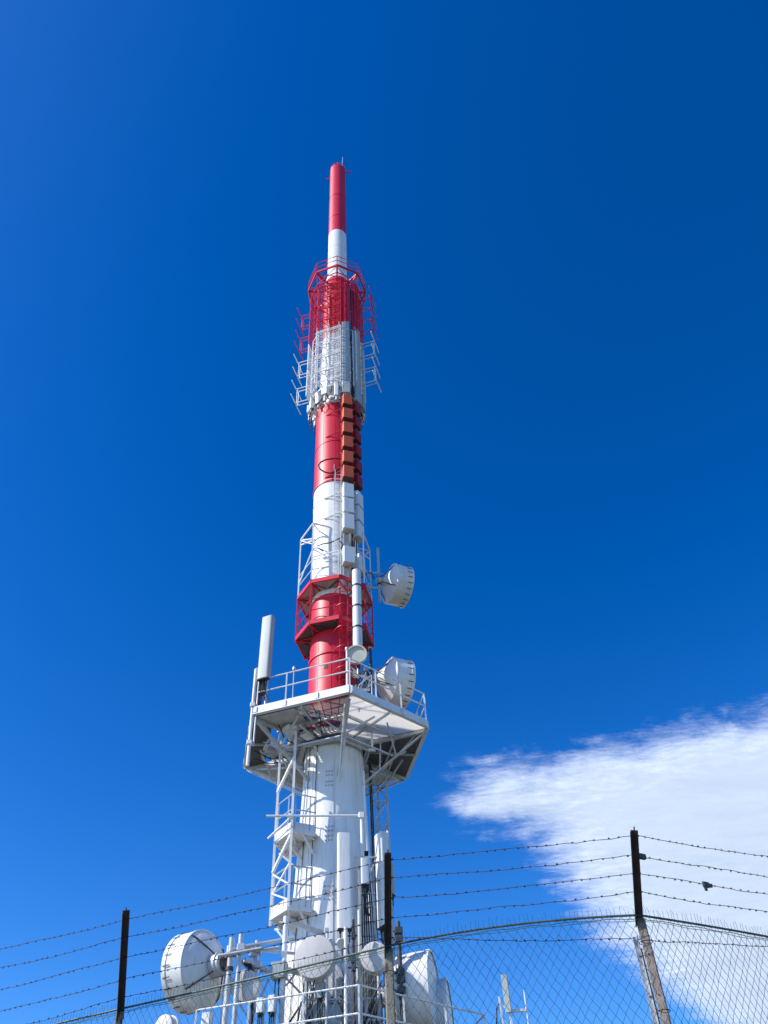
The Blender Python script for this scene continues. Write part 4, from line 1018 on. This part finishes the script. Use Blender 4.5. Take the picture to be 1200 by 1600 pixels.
def mth(op, a, b=None, clamp=False):
    n = N(nt, 'ShaderNodeMath', operation=op); n.use_clamp = clamp
    for i, v_ in enumerate((a, b)):
        if v_ is None: continue
        if isinstance(v_, (int, float)): n.inputs[i].default_value = v_
        else: L_(v_, n.inputs[i])
    return n.outputs[0]
def nz(sc, rot, det, rough, dist=0):
    mpn = N(nt, 'ShaderNodeMapping'); mpn.inputs['Scale'].default_value = sc; mpn.inputs['Rotation'].default_value = (0, 0, rot)
    n = N(nt, 'ShaderNodeTexNoise'); n.inputs['Scale'].default_value = 1; n.inputs['Detail'].default_value = det; n.inputs['Roughness'].default_value = rough; n.inputs['Distortion'].default_value = dist
    L_(ge.outputs['Position'], mpn.inputs['Vector']); L_(mpn.outputs['Vector'], n.inputs['Vector']); return n.outputs['Fac']
n1 = nz((.0016, .0022, .001), R(-10), 10, .62, .6)          # broad clumps / frayed border
n2 = nz((.0022, .0050, .001), R(-12), 9, .60, .9)           # fibres
n3 = nz((.0008, .0012, .001), 0, 4, .5)
n4 = nz((.012, .022, .01), R(-20), 6, .7, .3)
d1 = mth('DIVIDE', ga.outputs['Fac'], 700.0)
e_ = mth('ADD', d1, mth('MULTIPLY', mth('SUBTRACT', n1, .5), .85))
e_ = mth('ADD', e_, mth('MULTIPLY', mth('SUBTRACT', n2, .5), 1.05))
e_ = mth('ADD', e_, mth('MULTIPLY', mth('SUBTRACT', n4, .5), .65))
mr = N(nt, 'ShaderNodeMapRange', interpolation_type='SMOOTHSTEP'); mr.inputs['From Min'].default_value = -.05; mr.inputs['From Max'].default_value = .98
L_(e_, mr.inputs['Value'])
dens = mth('ADD', .76, mth('MULTIPLY', mth('SUBTRACT', n2, .5), .30))
dens = mth('ADD', dens, mth('MULTIPLY', mth('SUBTRACT', n3, .5), .35))
dens = mth('ADD', dens, mth('MULTIPLY', mth('SUBTRACT', n4, .5), .12), True)
al = mth('MULTIPLY', mr.outputs['Result'], dens, True)
tr_ = N(nt, 'ShaderNodeBsdfTransparent'); tl_ = N(nt, 'ShaderNodeBsdfTranslucent'); tl_.inputs['Color'].default_value = (.84, .89, .87, 1)
df = N(nt, 'ShaderNodeBsdfDiffuse'); df.inputs['Color'].default_value = (.84, .89, .87, 1)
ad = N(nt, 'ShaderNodeMixShader'); ad.inputs[0].default_value = .22; L_(tl_.outputs[0], ad.inputs[1]); L_(df.outputs[0], ad.inputs[2])
mxs = N(nt, 'ShaderNodeMixShader'); L_(al, mxs.inputs[0]); L_(tr_.outputs[0], mxs.inputs[1]); L_(ad.outputs[0], mxs.inputs[2]); L_(mxs.outputs[0], out.inputs[0])
me.materials.append(cm)
cl = bpy.data.objects.new('cloud', me); COL.objects.link(cl)
tag(cl, 'wispy white sheet of cirrus cloud low in the blue sky behind the fence', 'cloud')
